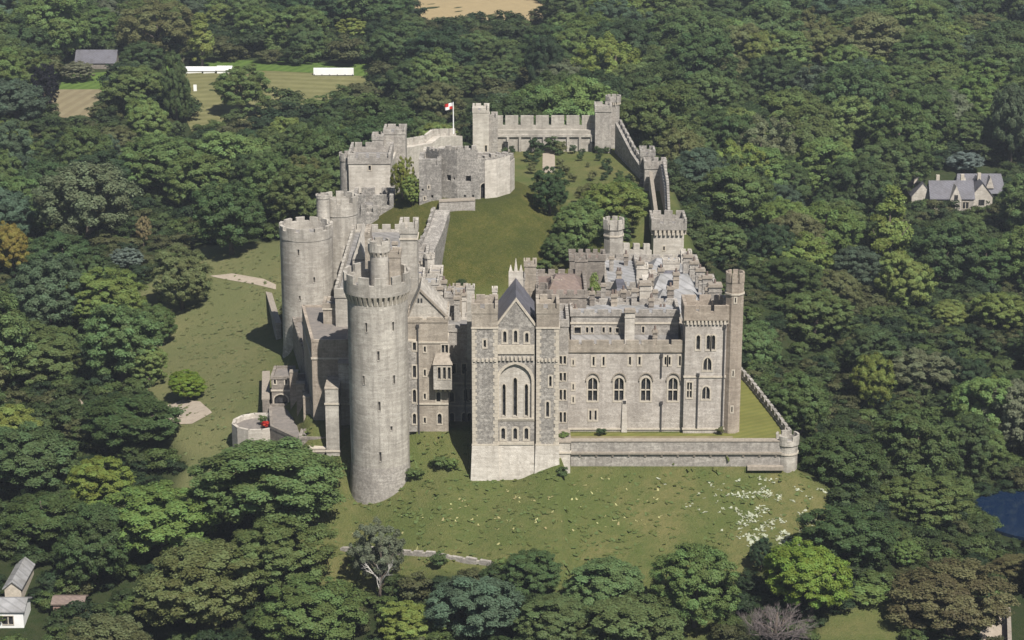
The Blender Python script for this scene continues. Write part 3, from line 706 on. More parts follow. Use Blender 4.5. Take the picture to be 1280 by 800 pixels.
# terrace: retaining wall, corner bastion, east parapet
def wall_run(name, label, pts, th, zbot, ztop, mat, low=.0, mer=.0, mw=1.6, gap=.9, cop='trim_d', group=None, rag=0, back=False):
    """free-standing wall along points (x, y); zbot / ztop per point; optional battlements, coping"""
    t = thing(name, label, 'wall', (pts[0][0], pts[0][1], zbot[0]), group)
    w = MB(); b = MB(); c = MB()
    for i in range(len(pts) - 1):
        p, q = pts[i], pts[i + 1]
        w.seg(p, q, th, zbot[i], ztop[i], zbot[i + 1], ztop[i + 1])
        L = math.hypot(q[0] - p[0], q[1] - p[1]); dx, dy = (q[0] - p[0]) / L, (q[1] - p[1]) / L; nx, ny = dy, -dx
        z_ = lambda u: ztop[i] + (ztop[i + 1] - ztop[i]) * u / L
        if back: p = (p[0] - nx * (th - .55), p[1] - ny * (th - .55)); q = (q[0] - nx * (th - .55), q[1] - ny * (th - .55))
        if mer:
            k = max(1, round(L / (mw + gap)))
            if low: b.seg(p, q, .55, ztop[i] + .002, ztop[i] + low, ztop[i + 1] + .002, ztop[i + 1] + low)
            for j in range(k):
                a0 = L * j / k + gap / 2; a1 = L * (j + 1) / k - gap / 2; h = mer * (1 - rag * rnd.random())
                b.seg((p[0] + dx * a0, p[1] + dy * a0), (p[0] + dx * a1, p[1] + dy * a1), .55, z_(a0) + low + .004, z_(a0) + low + h, z_(a1) + low + .004, z_(a1) + low + h)
        else:
            c.seg((p[0] + nx * .1, p[1] + ny * .1), (q[0] + nx * .1, q[1] + ny * .1), th + .2, ztop[i] + .002, ztop[i] + .2, ztop[i + 1] + .002, ztop[i + 1] + .2)
    w.build('wall', mat, t)
    if mer: b.build('battlements', mat, t)
    else: c.build('coping', cop, t)
    return t
tx0, tx1 = X(713.5, -5.6, 0), X(981, -5.6, 0)
t = wall_run('terrace_wall', 'long low stone retaining wall below the hall wing terrace', [(tx0, -6.4), (tx1, -6.4)], 1.1, [-8, -8], [.55, .55], 'rubble')
bd = MB(); bd.box(tx0, tx1 - .5, -6.75, -6.4, -1.55, -1.2)
for k in range(13): x = tx0 + 1.5 + k * (tx1 - tx0 - 3) / 12; bd.box(x - .16, x + .16, -6.6, -6.4, -1.95, -1.55)
bd.build('string_course', 'trim_d', t)
bd = MB(); bd.box(X(937, -7), tx1 - .3, -7.4, -6.41, -4.1, -3.5); bd.build('footing', 'trim_d', t)
tower('terrace_bastion', 'small round bastion at the right corner of the terrace wall', 'bastion', ngon(X(983.5, -5, -2), -5.2, 1.75, 20), -9, -.1, 'ashlar', over=.18, low=.9, mer=.7, th=.35, bands=(-1.7,))
wall_run('terrace_parapet', 'low battlemented parapet running back along the right edge of the striped lawn', [(46.2, -3.6), (45.0, 6), (42.4, 24), (39, 42)], .7, [-5] * 4, [.4, .4, .5, .6], 'flint', .3, .7, 1.5, .8)
def shrub(label, x, y, w, h, col, cat='shrub', name='shrub', group=None):
    o = bpy.data.objects.new(name, bush_mesh[rnd.randrange(len(bush_mesh))]); C.objects.link(o)
    o.location = (x, y, zg(x, y) - .05 if zg(x, y) > -50 else 0); o.scale = (w / 2, w / 2, h / 2); o.rotation_euler.z = rnd.uniform(0, 6.28)
    o['tint'] = [float(c) for c in col]; o['kind'] = 'thing'; tag(o, label, cat, group); return o

# ------------------------------------------------------------------ behind the hall wing: attics, courtyard block, chimneys, east range
AX0, AX1 = X(714, 5, 18), X(848, 5, 18)
t = tower('attic_range', 'pale attic storey with small square windows set back above the hall wing', 'building', rect(AX0, AX1, 5, 11.5), 13, Z(395, 5), 'rubble',
          {0: front(5, AX0, [(734, 409, 416, 3), (740, 409, 416, 3), (754.5, 409, 416, 3), (763, 409, 416, 3), (771.5, 410, 416, 4), (804, 408, 416, 3), (722, 409, 417, 8)])},
          over=.2, low=.5, mer=.6, mw=1.6, gap=.5, bands=(Z(405, 5),), roof='leadlt', frame=.12)
lo_ = MB(); lo_.prism([(x, y, Z(418, 4.9) - 2.5) for x, y in rect(AX0, AX1, 2.6, 5)], [(x, y, Z(420, 4.9) + .2) for x, y in rect(AX0, AX1, 4.6, 4.95)]); lo_.build('lean_to_roof', 'lead', t)
for lab, px, Y, yt, w, d, pots, mt in (('broad pale chimney in front of the attic windows', 787, 3.6, 386, 1.6, 1.2, 0, 'pale'), ('tall pale chimney block at the right of the attic', 806, 12.5, 352, 1.9, 1.6, 0, 'pale'),
        ('small chimney above the middle of the hall parapet', 819, 3.2, 412, .7, .7, 1, 'ashlar_w'), ('short chimney at the attic left end', 717, 8, 385, 1.1, 1.0, 2, 'ashlar_w'),
        ('low chimney behind the attic right of the broad one', 828, 10, 385, 1.2, 1.0, 2, 'pale'), ('stumpy chimney on the roof beside the corner block', 845, 6, 391, 1.0, 1.0, 0, 'brown')):
    chimney(lab, X(px, Y, 18), Y, 12, Z(yt, Y), w, d, pots, mt)
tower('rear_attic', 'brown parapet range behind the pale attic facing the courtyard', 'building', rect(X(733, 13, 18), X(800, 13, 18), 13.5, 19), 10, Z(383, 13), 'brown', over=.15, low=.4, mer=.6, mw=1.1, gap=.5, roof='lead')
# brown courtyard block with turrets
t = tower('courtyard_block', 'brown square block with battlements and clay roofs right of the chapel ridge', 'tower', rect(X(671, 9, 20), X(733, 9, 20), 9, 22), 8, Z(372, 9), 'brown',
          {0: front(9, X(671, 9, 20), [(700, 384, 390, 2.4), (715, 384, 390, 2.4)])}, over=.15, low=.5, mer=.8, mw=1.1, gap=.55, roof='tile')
rf = MB(); a, b = X(684, 12, 23), X(730, 12, 23)
rf.prism([(x, y, Z(372, 9) + .1) for x, y in rect(a, b, 11, 20)], [(x, y, Z(372, 9) + 2.2) for x, y in rect(a + 1.5, b - 1.5, 15, 16)]); rf.build('pitched_roof', 'tile', t)
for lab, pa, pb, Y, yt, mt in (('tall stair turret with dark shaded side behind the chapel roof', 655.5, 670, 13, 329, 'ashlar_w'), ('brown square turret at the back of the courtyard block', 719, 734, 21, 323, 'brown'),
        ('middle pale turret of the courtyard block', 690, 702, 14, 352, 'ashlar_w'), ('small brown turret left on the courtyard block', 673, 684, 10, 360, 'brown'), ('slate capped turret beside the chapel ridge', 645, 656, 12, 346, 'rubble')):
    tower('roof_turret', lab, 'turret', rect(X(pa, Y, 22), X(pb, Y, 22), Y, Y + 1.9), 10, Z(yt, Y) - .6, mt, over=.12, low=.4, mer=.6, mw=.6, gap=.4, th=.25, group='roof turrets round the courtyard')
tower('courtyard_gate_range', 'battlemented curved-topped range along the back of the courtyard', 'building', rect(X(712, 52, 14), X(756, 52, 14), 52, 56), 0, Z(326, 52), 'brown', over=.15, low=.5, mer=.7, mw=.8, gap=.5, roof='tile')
# east range
ERX0, ERX1 = X(797, 30, 17), X(860, 30, 17)
t = tower('east_range', 'tall grey-roofed range directly behind the corner block on the right side', 'building', rect(22.6, 36.4, 13.2, 38), -2, 15.2, 'rubble',
          {3: [(4 + 6 * k, 1.2, 4, 7, .4, 2) for k in range(4)] + [(4 + 6 * k, 1.0, 10, 12.4, 0, 2) for k in range(4)], 1: [(4 + 6 * k, 1.2, 4, 7, .4, 2) for k in range(4)]},
          over=.2, low=.5, mer=.8, mw=1.5, gap=.7, roof='leadlt')
for a, h in ((15, 2.4), (22.5, 1.9), (30, 2.6)):
    r2 = MB(); r2.prism([(x, y, 15.3) for x, y in rect(25.0, 33.0, a, a + 6.2)], [(x, y, 15.3 + h) for x, y in rect(26.5, 31.5, a + 2.8, a + 3.4)]); r2.build('pitched_roof', 'leadlt', t)
    r3 = MB(); r3.box(23.4, 24.6, a + 1, a + 4.6, 15.2, 17.2); r3.box(23.3, 24.7, a + .9, a + 4.7, 17.2, 17.4); r3.build('dormer', 'pale', t)
t = tower('lower_east_range', 'lower lead-roofed range continuing towards the machicolated wall tower', 'building', rect(24.5, 36.0, 38.2, 68), -2, 10.6, 'rubble',
          {3: [(4 + 6 * k, 1.2, 3, 6, .4, 2) for k in range(4)], 1: [(4 + 7 * k, 1.2, 3, 6, .4, 2) for k in range(4)]}, over=.2, low=.5, mer=.9, mw=1.5, gap=.7, roof='lead')
for a in (41, 51, 60):
    r2 = MB(); r2.prism([(x, y, 10.7) for x, y in rect(26.5, 33.0, a, a + 6.4)], [(x, y, 12.6) for x, y in rect(28, 31.5, a + 2.9, a + 3.5)]); r2.build('pitched_roof', 'leadlt' if a != 51 else 'slate', t)
for lab, xx, Y, z1, w, d in (('pale upright block at the courtyard edge of the lead roofs', 23.6, 37, 18.5, 2.0, 1.8), ('square stair head on the lower lead roof', 27, 48.5, 13.8, 2.4, 2.2), ('pale gabled box between the lower lead roofs', 30.5, 58.5, 13.6, 3.2, 1.6), ('flat stair head near the machicolated wall tower', 34, 66, 13.2, 2.0, 2.0)):
    tower('roof_block', lab, 'building', rect(xx - w / 2, xx + w / 2, Y, Y + d), 8, z1 - .8, 'pale', over=.08, low=.3, mer=.5, mw=.6, gap=.35, th=.25, group='low blocks among the castle roofs')
for k, (lab, px, Y, yt, w) in enumerate((('nearest tall pale stack on the outer edge of the right-hand range', 893, 16, 354, 2.2), ('second tall stack from the corner block along the outer edge', 883.5, 25, 344, 1.6), ('third tall stack from the corner block along the outer edge', 875, 34, 335, 1.6),
        ('fourth tall stack from the corner block along the outer edge', 867.5, 44, 326, 1.6), ('farthest tall stack of the outer edge row', 860, 55, 318, 1.7))):
    chimney(lab, X(px, Y, 18), Y, 8, Z(yt, Y), w, w * .8, 1, 'rubble', group='tall stacks along the outer edge of the right-hand range')
for lab, px, Y, yt, w, mt in (('dark pair stack on the inner roof edge', 838, 22, 358, 1.1, 'brown'), ('thin stack near the grey lead roof', 845, 30, 340, 1.0, 'ashlar_w'), ('short stack at the inner corner of the grey roof', 826, 34, 335, 1.0, 'rubble'), ('pale stack on the courtyard side of the lead roof', 800, 36, 326, 1.3, 'pale')):
    chimney(lab, X(px, Y, 18), Y, 10, Z(yt, Y), w, w, 1, mt)
tower('inner_range', 'low pale range with small gables between courtyard and lead roof', 'building', rect(17.5, 24.0, 46, 66), -1, 11.4, 'rubble', over=.15, low=.5, mer=.8, mw=1.3, gap=.6, roof='leadlt',
      ops={0: [(1.5, .9, 9, 11, 0, 2), (4, .9, 9, 11, 0, 2)], 3: [(4 + 5 * k, 1.1, 9, 12, .3, 2) for k in range(4)]})
t = tower('inner_wing', 'small wing, slate roof standing in for shade, stepping from the lead-roofed range into the courtyard', 'building', rect(16.4, 22.4, 27, 40), -1, 9.5, 'rubble', over=.1, cren=False, roof='slate')  # dark slate stands in for the shade on this courtyard side
r2 = MB(); r2.prism([(x, y, 9.7) for x, y in rect(16.3, 22.5, 26.8, 40)], [(x, y, 15.6) for x, y in rect(18.8, 20.2, 32, 38)]); r2.build('pitched_roof', 'slate', t)
for k in range(2):
    r2 = MB(); x = 17.2 + k * 3.6; r2.box(x, x + .9, 27.4, 29.4, 9.6, 12.6); r2.build('dormer', 'rubble', t)
for k, (x, y, z0, z1, w) in enumerate(((10.5, 9.5, 15, 20.6, .9), (13.5, 10.8, 15, 21.2, .8), (17.2, 10.6, 15, 20.8, 1.0), (20.6, 11.0, 15, 21.6, .9), (23.4, 9.6, 15, 20.4, .8), (12.2, 15.4, 14, 20.4, 1.0), (15.6, 16.2, 14, 21.0, .8), (19.0, 15.2, 14, 20.2, .9), (22.0, 17.5, 13, 19.8, 1.1),
        (24.8, 20.6, 14, 18.6, .8), (34.0, 21.5, 14, 18.8, .9), (24.6, 29.0, 14, 18.4, .9), (33.6, 30.4, 14, 18.2, .8), (25.6, 44, 9.5, 13.8, .9), (33.2, 47, 9.5, 14.0, .9), (26.2, 55, 9.5, 13.6, .8), (33.4, 57, 9.5, 14.2, .9), (20, 49, 10, 14, .9), (19, 58, 10, 14.4, .8), (22, 62, 10, 13.8, .8))):
    chimney('small stone chimney among the roofs behind the hall wing', x, y, z0, z1, w, w * .9, k % 3, ('rubble', 'brown', 'ashlar_w')[k % 3], group='small chimneys among the roofs behind the hall wing')
for k, (px, Y, yt, w) in enumerate(((528, 21, 338, .8), (546, 22, 344, .7), (550, 12, 358, .9), (562, 17, 360, .7), (571, 11, 370, .9), (580, 12, 366, .7), (452, 33, 312, .8), (465, 38, 300, .8), (494, 30, 302, .9), (511, 36, 300, .8))):
    chimney('small stone chimney among the roofs behind the front round tower', X(px, Y, 20), Y, Z(yt, Y) - 5, Z(yt, Y), w, w * .9, k % 2, ('ashlar', 'rubble', 'pale')[k % 3], group='small chimneys among the roofs behind the round tower')
tower('octagon_turret', 'pale octagonal turret with crenellated head behind the courtyard', 'turret', ngon(X(767, 67, 14), 68, 2.0, 8, R(22.5)), -1, Z(288, 66), 'ashlar', over=.2, low=1.0, mer=.9, mw=.8, gap=.6, th=.35, bands=(Z(297, 66),),
      ops={5: [(.75, .25, 9, 11.5, 0)], 6: [(.75, .25, 9, 11.5, 0)]})
wall_run('battlemented_wall', 'short battlemented wall between the octagonal turret and the machicolated wall tower', [(X(777, 69, 14), 69), (X(815, 71, 14), 71)], 1.2, [0, 0], [Z(315, 69), Z(316, 71)], 'ashlar', .5, 1.3, 1.3, .8)

# ------------------------------------------------------------------ right-hand curtain wall, from the range back to the far corner
tower('wall_tower', 'square machicolated wall tower at the near end of the right-hand curtain wall', 'tower', rect(X(817, 84, 12), X(855, 84, 12), 84, 90.5), 0, Z(287, 84), 'pale',
      {0: front(84, X(817, 84, 12), [(830, 308, 313, 2)])}, over=.5, corb=(.85, .7), low=1.4, mer=.9, mw=1.4, gap=.7, par_mat='rubble')
wx = X(829, 110, 14)
wall_run('curtain_wall', 'narrow curtain wall with wall-walk climbing to the twin-headed tower on the right', [(X(838, 91, 13), 91), (X(836, 120, 13), 120), (X(831, 137, 14), 137)], 1.0, [-3, 2, 3], [13.4, 13.2, 14.5], 'rubble', .4, 1.0, 1.6, .8)
wall_run('wall_walk_parapet', 'pale inner parapet of the right-hand wall-walk in front of its dark passage', [(X(824, 91, 11), 91), (X(815, 137, 12), 137)], .6, [4, 6], [12.0, 12.6], 'ashlar')
tower('twin_tower', 'front half of the tall narrow flint tower on the right-hand curtain wall', 'tower', rect(X(806, 138, 14), X(833, 138, 14), 138, 142), 3, Z(211, 138), 'rubble', over=.15, low=.8, mer=1.0, mw=1.0, gap=.6)
tower('twin_tower_rear', 'taller rear half of the narrow flint tower on the right-hand curtain wall', 'tower', rect(X(800, 144, 14), X(818, 144, 14), 142.3, 147), 3, Z(196, 142), 'keepst', over=.12, low=.7, mer=.8, mw=.9, gap=.6).name = 'twin_tower'
wall_run('curtain_wall', 'dark shaded curtain wall with broken top running down from the far right tower', [(X(812, 147, 14), 147), (X(796, 160, 14), 160), (X(776, 179, 15), 179)][::1], 1.4, [2, 3, 4], [10.5, 12, 15.5], 'keepst', .4, 1.0, 1.8, .9, rag=.5)
tower('far_tower', 'square tower at the far right corner of the outer bailey', 'tower', rect(X(744, 178, 15), X(764, 178, 15), 178, 183), 4, Z(140, 178), 'rubble', over=.15, low=.9, mer=.7, mw=1.1, gap=.6)
tower('far_turret', 'small raised turret with overhanging head behind the far right tower', 'turret', ngon(X(767, 182, 18), 184.8, 1.7, 8, R(22.5)), 3, Z(127, 184), 'rubble', over=.35, corb=(.5, .4), low=.6, mer=.8, mw=.8, gap=.5, th=.35)
t = wall_run('far_curtain_wall', 'long pale battlemented wall closing the far end of the outer bailey', [(X(611, 180, 12), 180), (X(745, 180, 12), 180)], 2.0, [5, 5], [Z(163, 180), Z(163, 180)], 'ashlar', 1.0, 2.4, 3.3, .6, back=True)
bd = MB(); bd.box(X(611, 180, 12), X(744, 180, 12), 179.6, 180, Z(171, 180), Z(168, 180))
for k in range(9): x = X(620 + k * 15, 180, 12); bd.box(x - .3, x + .3, 179.5, 179.99, 5, Z(171.2, 180))
bd.build('string_course', 'ashlar', t)
for px in (632, 740): d_ = MB(); x = X(px, 179.4, 10); d_.box(x - .6, x + .6, 179.3, 179.6, 8, 10.6); d_.build('doorway', 'glass', t)
tower('far_left_tower', 'pale weathered tower at the far left end of the battlemented back wall', 'tower', rect(X(591, 175, 14), X(611, 175, 14), 175, 181), 4, Z(141, 175), 'pale', over=.1, low=.6, mer=.6, mw=1.2, gap=.7,
      ops={0: [(3.2, .5, 9, 10.6, 0)]})
tower('wall_stump', 'ruined low stump of wall leaning on the far left tower', 'wall', rect(X(610, 176, 14), X(622, 176, 14), 176, 180), 4, Z(149, 176), 'rubble', over=.02, low=.3, mer=.8, mw=1.2, gap=.8)
# ------------------------------------------------------------------ left-hand curtain wall up to the keep
wall_run('curtain_wall', 'pale battlemented curtain wall stepping up towards the flagpole on the left side', [(X(497, 128, 18), 128), (X(540, 148, 18), 148), (X(550, 152, 18), 152), (X(578, 164, 18), 164)], 2.2, [3, 4, 4, 4],
         [Z(187, 128), Z(179, 148), Z(171, 152), Z(170, 164)], 'pale', .5, 1.2, 2.4, .9, back=True)
tower('watch_tower', 'broad grey square tower on the left-hand curtain wall', 'tower', rect(X(480, 124, 20), X(507, 124, 20), 124, 130), 4, Z(168, 124), 'rubble', over=.1, low=.5, mer=.6, mw=1.4, gap=.7, ops={0: [(3.9, .7, 15.5, 18, 0)]})
tower('watch_turret', 'small grey turret left of the broad square wall tower', 'turret', rect(X(465.5, 122, 20), X(479.5, 122, 20), 122, 125.5), 4, Z(175, 122), 'rubble', over=.1, low=.5, mer=.6, mw=.8, gap=.5)
x0, x1 = X(436, 92, 22), X(488, 92, 22)
tower('gate_tower', 'large pale square gate tower with bleached front face left of the keep', 'tower', rect(x0, x1, 92, 103), 0, Z(205, 92), 'pale', {0: front(92, x0, [(462, 207, 213, 3)]), 3: [(5, 2.2, 18, 24, 0), (8.2, 1.4, 19, 24, 0)]},
      over=.15, low=1.2, mer=1.0, mw=1.3, gap=.75, bands=(Z(204, 92),), par_mat='rubble')
tower('gate_turret', 'narrow round turret on the left edge of the large pale gate tower', 'turret', ngon(X(434, 93, 22), 94.5, 1.6, 16), 0, Z(202, 93), 'rubble', over=.1, low=.9, mer=.7, th=.4)
wall_run('curtain_wall', 'stone wall rising from the gate tower to the broad square wall tower', [(X(487, 104, 22), 104), (X(495, 124, 20), 124)], 1.6, [3, 4], [Z(212, 104), Z(190, 124)], 'pale', .5, 1.0, 1.8, .9, back=True)
tower('gate_forebuilding', 'ruined grey stone forebuilding below the pale gate tower', 'building', rect(X(441, 84, 16), X(492, 84, 16), 84, 91), 0, Z(262, 84), 'keepst', over=.02, low=.8, mer=2.2, mw=1.6, gap=1.4, th=.8)
tower('gate_forebuilding', 'taller roofed stump of grey rubble at the right of the gate forebuilding', 'building', rect(X(474, 86, 18), X(492, 86, 18), 86, 90), 0, Z(254, 86), 'keepst', over=.02, low=.3, mer=.4)
for k, (px, yt, w) in enumerate(((446, 262, 1.4), (455, 256, 1.2), (463, 266, 1.6), (470, 258, 1.1))):
    o = MB(); x = X(px, 83, 16); o.prism([(a, b, 6) for a, b in rect(x - w, x + w, 82.6, 83.9)], [(a, b, Z(yt, 83)) for a, b in rect(x - w * .5, x + w * .4, 83.1, 83.9)])
    tr_ = thing('ruin_pier', ('ragged grey pier at the left of the ruined gate forebuilding', 'second ragged pier of the ruined gate forebuilding', 'widest ragged pier of the ruined gate forebuilding', 'ragged pier next to the roofed rubble stump')[k], 'pier', (x, 83, 8)); o.build('wall', 'keepst', tr_)
# ------------------------------------------------------------------ keep on the motte
kx, ky = MOTTE[0], MOTTE[1]
t = thing('keep', 'ruined round shell keep of mottled flint on top of the grassy mound', 'keep', (kx, ky, 20))
kw = MB(); kn = 14; kr = 9.3; kp = ngon(kx, ky, kr, kn, R(-90 - 360 / kn / 2)); ktop = [(30.2 if k in (0, 13) else 29.4 if k == 12 else 28.0 if k < 3 else 26.8 if k in (3, 11, 10) else 25.6) + rnd.uniform(-.25, .25) for k in range(kn)]
for k in range(kn):
    p, q = kp[k], kp[(k + 1) % kn]; L = math.hypot(q[0] - p[0], q[1] - p[1])
    ops = [(L * .55, 1.0, 23.6, 24.8, 0)] if k in (0, 13) else ([(L * .12 + .8, 1.4, 19.6, 23.2, .6)] if k == 1 else [])
    hol = [(rnd.uniform(.6, L - .6), .38, z_, z_ + .5, 0) for z_ in (20.4, 22.1, 23.9) for _ in range(2)] if k in (0, 13, 12) else []
    hol = [h_ for i_, h_ in enumerate(hol) if all(abs(h_[0] - g_[0]) > .6 for g_ in hol[:i_] + ops)]
    facade(kw, p, q, 17.5, 25.2, hol + [o_ for o_ in ops if o_[3] < 25.2], .8)
kin = offset(kp, -1.6)
for k in range(kn):
    j = (k + 1) % kn
    kw.prism([(*kp[k], 25.2), (*kp[j], 25.2), (*kin[j], 25.2), (*kin[k], 25.2)], [(*kp[k], ktop[k]), (*kp[j], ktop[k]), (*kin[j], ktop[k]), (*kin[k], ktop[k])])
    kw.poly([(*kin[k], 19), (*kin[k], 25.2), (*kin[j], 25.2), (*kin[j], 19)])
kw.build('wall', 'keepst', t)
for k in range(kn):
    p, q = kp[k], kp[(k + 1) % kn]
    for s in range(3):
        if rnd.random() < .72:
            a, b = s / 3 + rnd.uniform(.0, .06), (s + 1) / 3 - rnd.uniform(.03, .14)
            rg = MB(); rg.seg((p[0] + (q[0] - p[0]) * a, p[1] + (q[1] - p[1]) * a), (p[0] + (q[0] - p[0]) * b, p[1] + (q[1] - p[1]) * b), rnd.uniform(.7, 1.3), ktop[k] + .01, ktop[k] + rnd.uniform(.3, .9)); rg.build('parapet_stump', 'rubble', t)
fl = MB(); fl.flat(offset(kin, .01), 19, 20.2); fl.build('floor', 'pave', t)
pf = MB()                                                    # pale refaced sectors towards the right
for k in (1, 2, 3, 4):
    p, q = kp[k], kp[(k + 1) % kn]; s0 = .36 if k == 1 else .0
    pf.seg((q[0], q[1]), (p[0] + (q[0] - p[0]) * s0, p[1] + (q[1] - p[1]) * s0), .14, 17.6, ktop[k] - .4)
pf.build('refaced_wall', 'pale', t)
L = math.hypot(kp[2][0] - kp[1][0], kp[2][1] - kp[1][1]); o_ = window(t, kp[1], kp[2], (L * .12 + .8, 1.4, 19.6, 23.2, .6), 1, False, .12, depth=.8); o_.name = 'doorway'
t = tower('keep_entrance_tower', 'rough flint entrance tower standing against the left side of the keep', 'tower', rect(X(524, 80, 22), X(552, 80, 22), 80, 87), 8, Z(209, 80), 'keepst',
          {0: front(80, X(524, 80, 22), [(536, 232, 236, 1.6), (531, 246, 250, 1.6)])}, over=.02, low=.3, mer=1.3, mw=1.5, gap=1.0, th=.9, holes={0: [(.9, .4, 13.5, 14.1, 0), (3.3, .4, 15.2, 15.8, 0), (1.4, .4, 17.2, 17.8, 0), (2.6, .4, 20.5, 21.1, 0), (.7, .4, 21.9, 22.4, 0), (3.6, .4, 18.4, 19, 0)]})
tower('keep_ruin', 'broken wall top with dark gaps behind the keep entrance tower', 'wall', rect(X(529, 88, 28), X(556, 88, 28), 88.5, 92), 18, Z(200, 88), 'pale', over=.02, low=.4, mer=1.5, mw=.9, gap=.8, th=.7)
wall_run('forecourt_wall', 'low pale wall under the keep at the head of the mound stair', [(X(549, 76, 17), 76), (X(594, 76, 17), 76)], 2.0, [10, 10], [Z(253, 76), Z(251, 76)], 'rubble')
wall_run('stair_wall', 'sloping flint wall carrying the stair down the left flank of the mound', [(X(558, 76, 17) - 2.6, 75), (X(548, 66, 12) - 2.6, 66), (X(535, 52, 8) - 2.6, 52), (X(526, 40, 4) - 3.4, 40)], 3.4, [4, 0, -1, -2], [Z(262, 75), Z(291, 66), Z(320, 52), Z(352, 40)], 'keepst', .3, 1.0, 1.1, .5, rag=.9)
tf = thing('flagpole', 'white flagpole with a red and white flag on the left-hand curtain wall', 'flagpole', (X(566.5, 158, 22), 158.5, 18))
fp = MB(); fx = X(566.5, 158, 22); fp.tube([(fx, 158.5, 17), (fx, 158.5, Z(128, 158))], [.16, .1], 8); fp.build('pole', 'white', tf)
fm = MB(); zt_ = Z(129, 158)
for nm, mt, a, b, c, d in (('flag_white', 'white', 0, 1.0, 0, .8), ('flag_red', 'red', 1.0, 1.9, 0, .8), ('flag_red', 'red', 0, .8, .8, 1.5), ('flag_white', 'white', .8, 1.8, .8, 1.5)):
    f_ = MB(); n = 6
    for s in range(n):
        u0, u1 = a + (b - a) * s / n, a + (b - a) * (s + 1) / n; w_ = lambda u: .3 * math.sin(u * 3.2)
        for k in range(2): f_.poly([(fx - .1 - u0, 158.5 + w_(u0) + k * .03, zt_ - d - u0 * .15), (fx - .1 - u1, 158.5 + w_(u1) + k * .03, zt_ - d - u1 * .15), (fx - .1 - u1, 158.5 + w_(u1) + k * .03, zt_ - c - u1 * .15), (fx - .1 - u0, 158.5 + w_(u0) + k * .03, zt_ - c - u0 * .15)])
    f_.build(nm, mt, tf)

# ------------------------------------------------------------------ left flank: two round towers, inner clutter, gatehouse, low bastion
lx, ly, lr = X(382, 45, 10), 49.5, 4.9
tower('left_round_tower', 'broad smooth round tower at the left edge of the castle above the lawn', 'tower', ngon(lx, ly, lr, 44), -6, Z(302, 45), 'ashlar', slits(lx, ly, lr, 44, [(372, 312, 320), (393, 347, 354), (374, 370, 376), (393, 385, 390)]),
      over=.08, low=1.7, mer=.7, th=.6, batter=.6)
tower('left_turret', 'slim turret clasping the left side of the taller round tower', 'turret', ngon(X(404.5, 54, 20), 54.5, 1.25, 16), -3, Z(248, 54), 'ashlar', over=.1, low=.5, mer=.2, th=.3)
tower('tall_round_tower', 'taller round tower with dark string course behind the broad left tower', 'tower', ngon(X(424, 56, 16), 59, 3.4, 36), -4, Z(271, 56), 'ashlar', over=.12, low=2.4, mer=1.1, th=.5)
tower('west_range', 'long range behind the front round tower along the left side of the castle', 'building', rect(X(421, 16, 14), X(506, 16, 14), 14, 58), -6, Z(372, 14), 'ashlar', over=.15, low=.6, mer=1.0, mw=1.5, gap=.8, roof='lead',
      ops={0: [(2, .8, 6, 8.5, .3), (5, .8, 6, 8.5, .3)], 1: [(4 + 6 * k, 1.1, 6, 10, .4, 2) for k in range(6)]})
t = tower('west_gable', 'pale gabled block with trefoil window between the left towers and the turreted roofs', 'building', rect(X(441, 26, 20), X(456, 26, 20), 26, 40), 5, Z(325, 26), 'pale', over=.05, cren=False, roof='lead', ops={0: front(26, X(441, 26, 20), [(448, 333, 340, 2.4, .5)])})
ga_ = MB(); a, b = X(441, 26, 20), X(456, 26, 20); zz = Z(325, 26)
ga_.prism([(a, 26, zz + .13), (b, 26, zz + .13), (b, 40, zz + .13), (a, 40, zz + .13)], [((a + b) / 2 - .02, 26, Z(303, 26)), ((a + b) / 2 + .02, 26, Z(303, 26)), ((a + b) / 2 + .02, 40, Z(303, 26)), ((a + b) / 2 - .02, 40, Z(303, 26))]); ga_.build('gable', 'pale', t)
tower('west_stair_block', 'narrow slab stack between the pale gable and the small round turret', 'turret', rect(X(457, 20, 20), X(463, 20, 20), 20, 26), 10, Z(296, 20), 'ashlar_w', over=.05, low=.3, mer=.4, mw=.8, gap=.4)
tower('west_tower', 'grey machicolated square tower in front of the stair wall left of the mound', 'tower', rect(X(513, 26, 16), X(534, 26, 16), 26, 32), 0, Z(326, 26), 'rubble', over=.25, corb=(.6, .4), low=.7, mer=.8, mw=1.0, gap=.55, group=None)
tower('west_turret', 'slim pale turret beside the grey machicolated square tower', 'turret', ngon(X(537.5, 25, 16), 25.5, .9, 8, R(22.5)), 0, Z(323, 25), 'pale', over=.1, low=.3, mer=.5, mw=.4, gap=.3, th=.2)
for lab, pa, pb, Y, yt, mt, rf in (('small pale flat block under the mound left of the gable', 538, 553, 20, 345, 'pale', 'lead'), ('low pale roof block between the gabled range and the mound', 530, 548, 14, 356, 'ashlar', 'leadlt'), ('low stone box next to the pinnacle turret', 556, 568, 13, 372, 'rubble', 'lead'),
        ('flat-topped stone block behind the recessed wing', 566, 584, 15, 368, 'ashlar_w', 'lead'), ('short pale block with shaded side below the mound', 515, 530, 16, 348, 'pale', 'slate')):
    tower('roof_block', lab, 'building', rect(X(pa, Y, 18), X(pb, Y, 18), Y, Y + 4), 6, Z(yt, Y), mt, over=.1, low=.35, mer=.5, mw=.9, gap=.5, th=.3, roof=rf, group='low blocks among the castle roofs')
for lab, px, Y, yt in (('stack right of the small pale flat block', 555, 18, 350), ('stack nearest the mound foot', 575, 20, 362), ('stack beside the gable ridge', 542, 10, 366)):
    chimney(lab, X(px, Y, 18), Y, 10, Z(yt, Y), .9, .9, 1, 'ashlar')
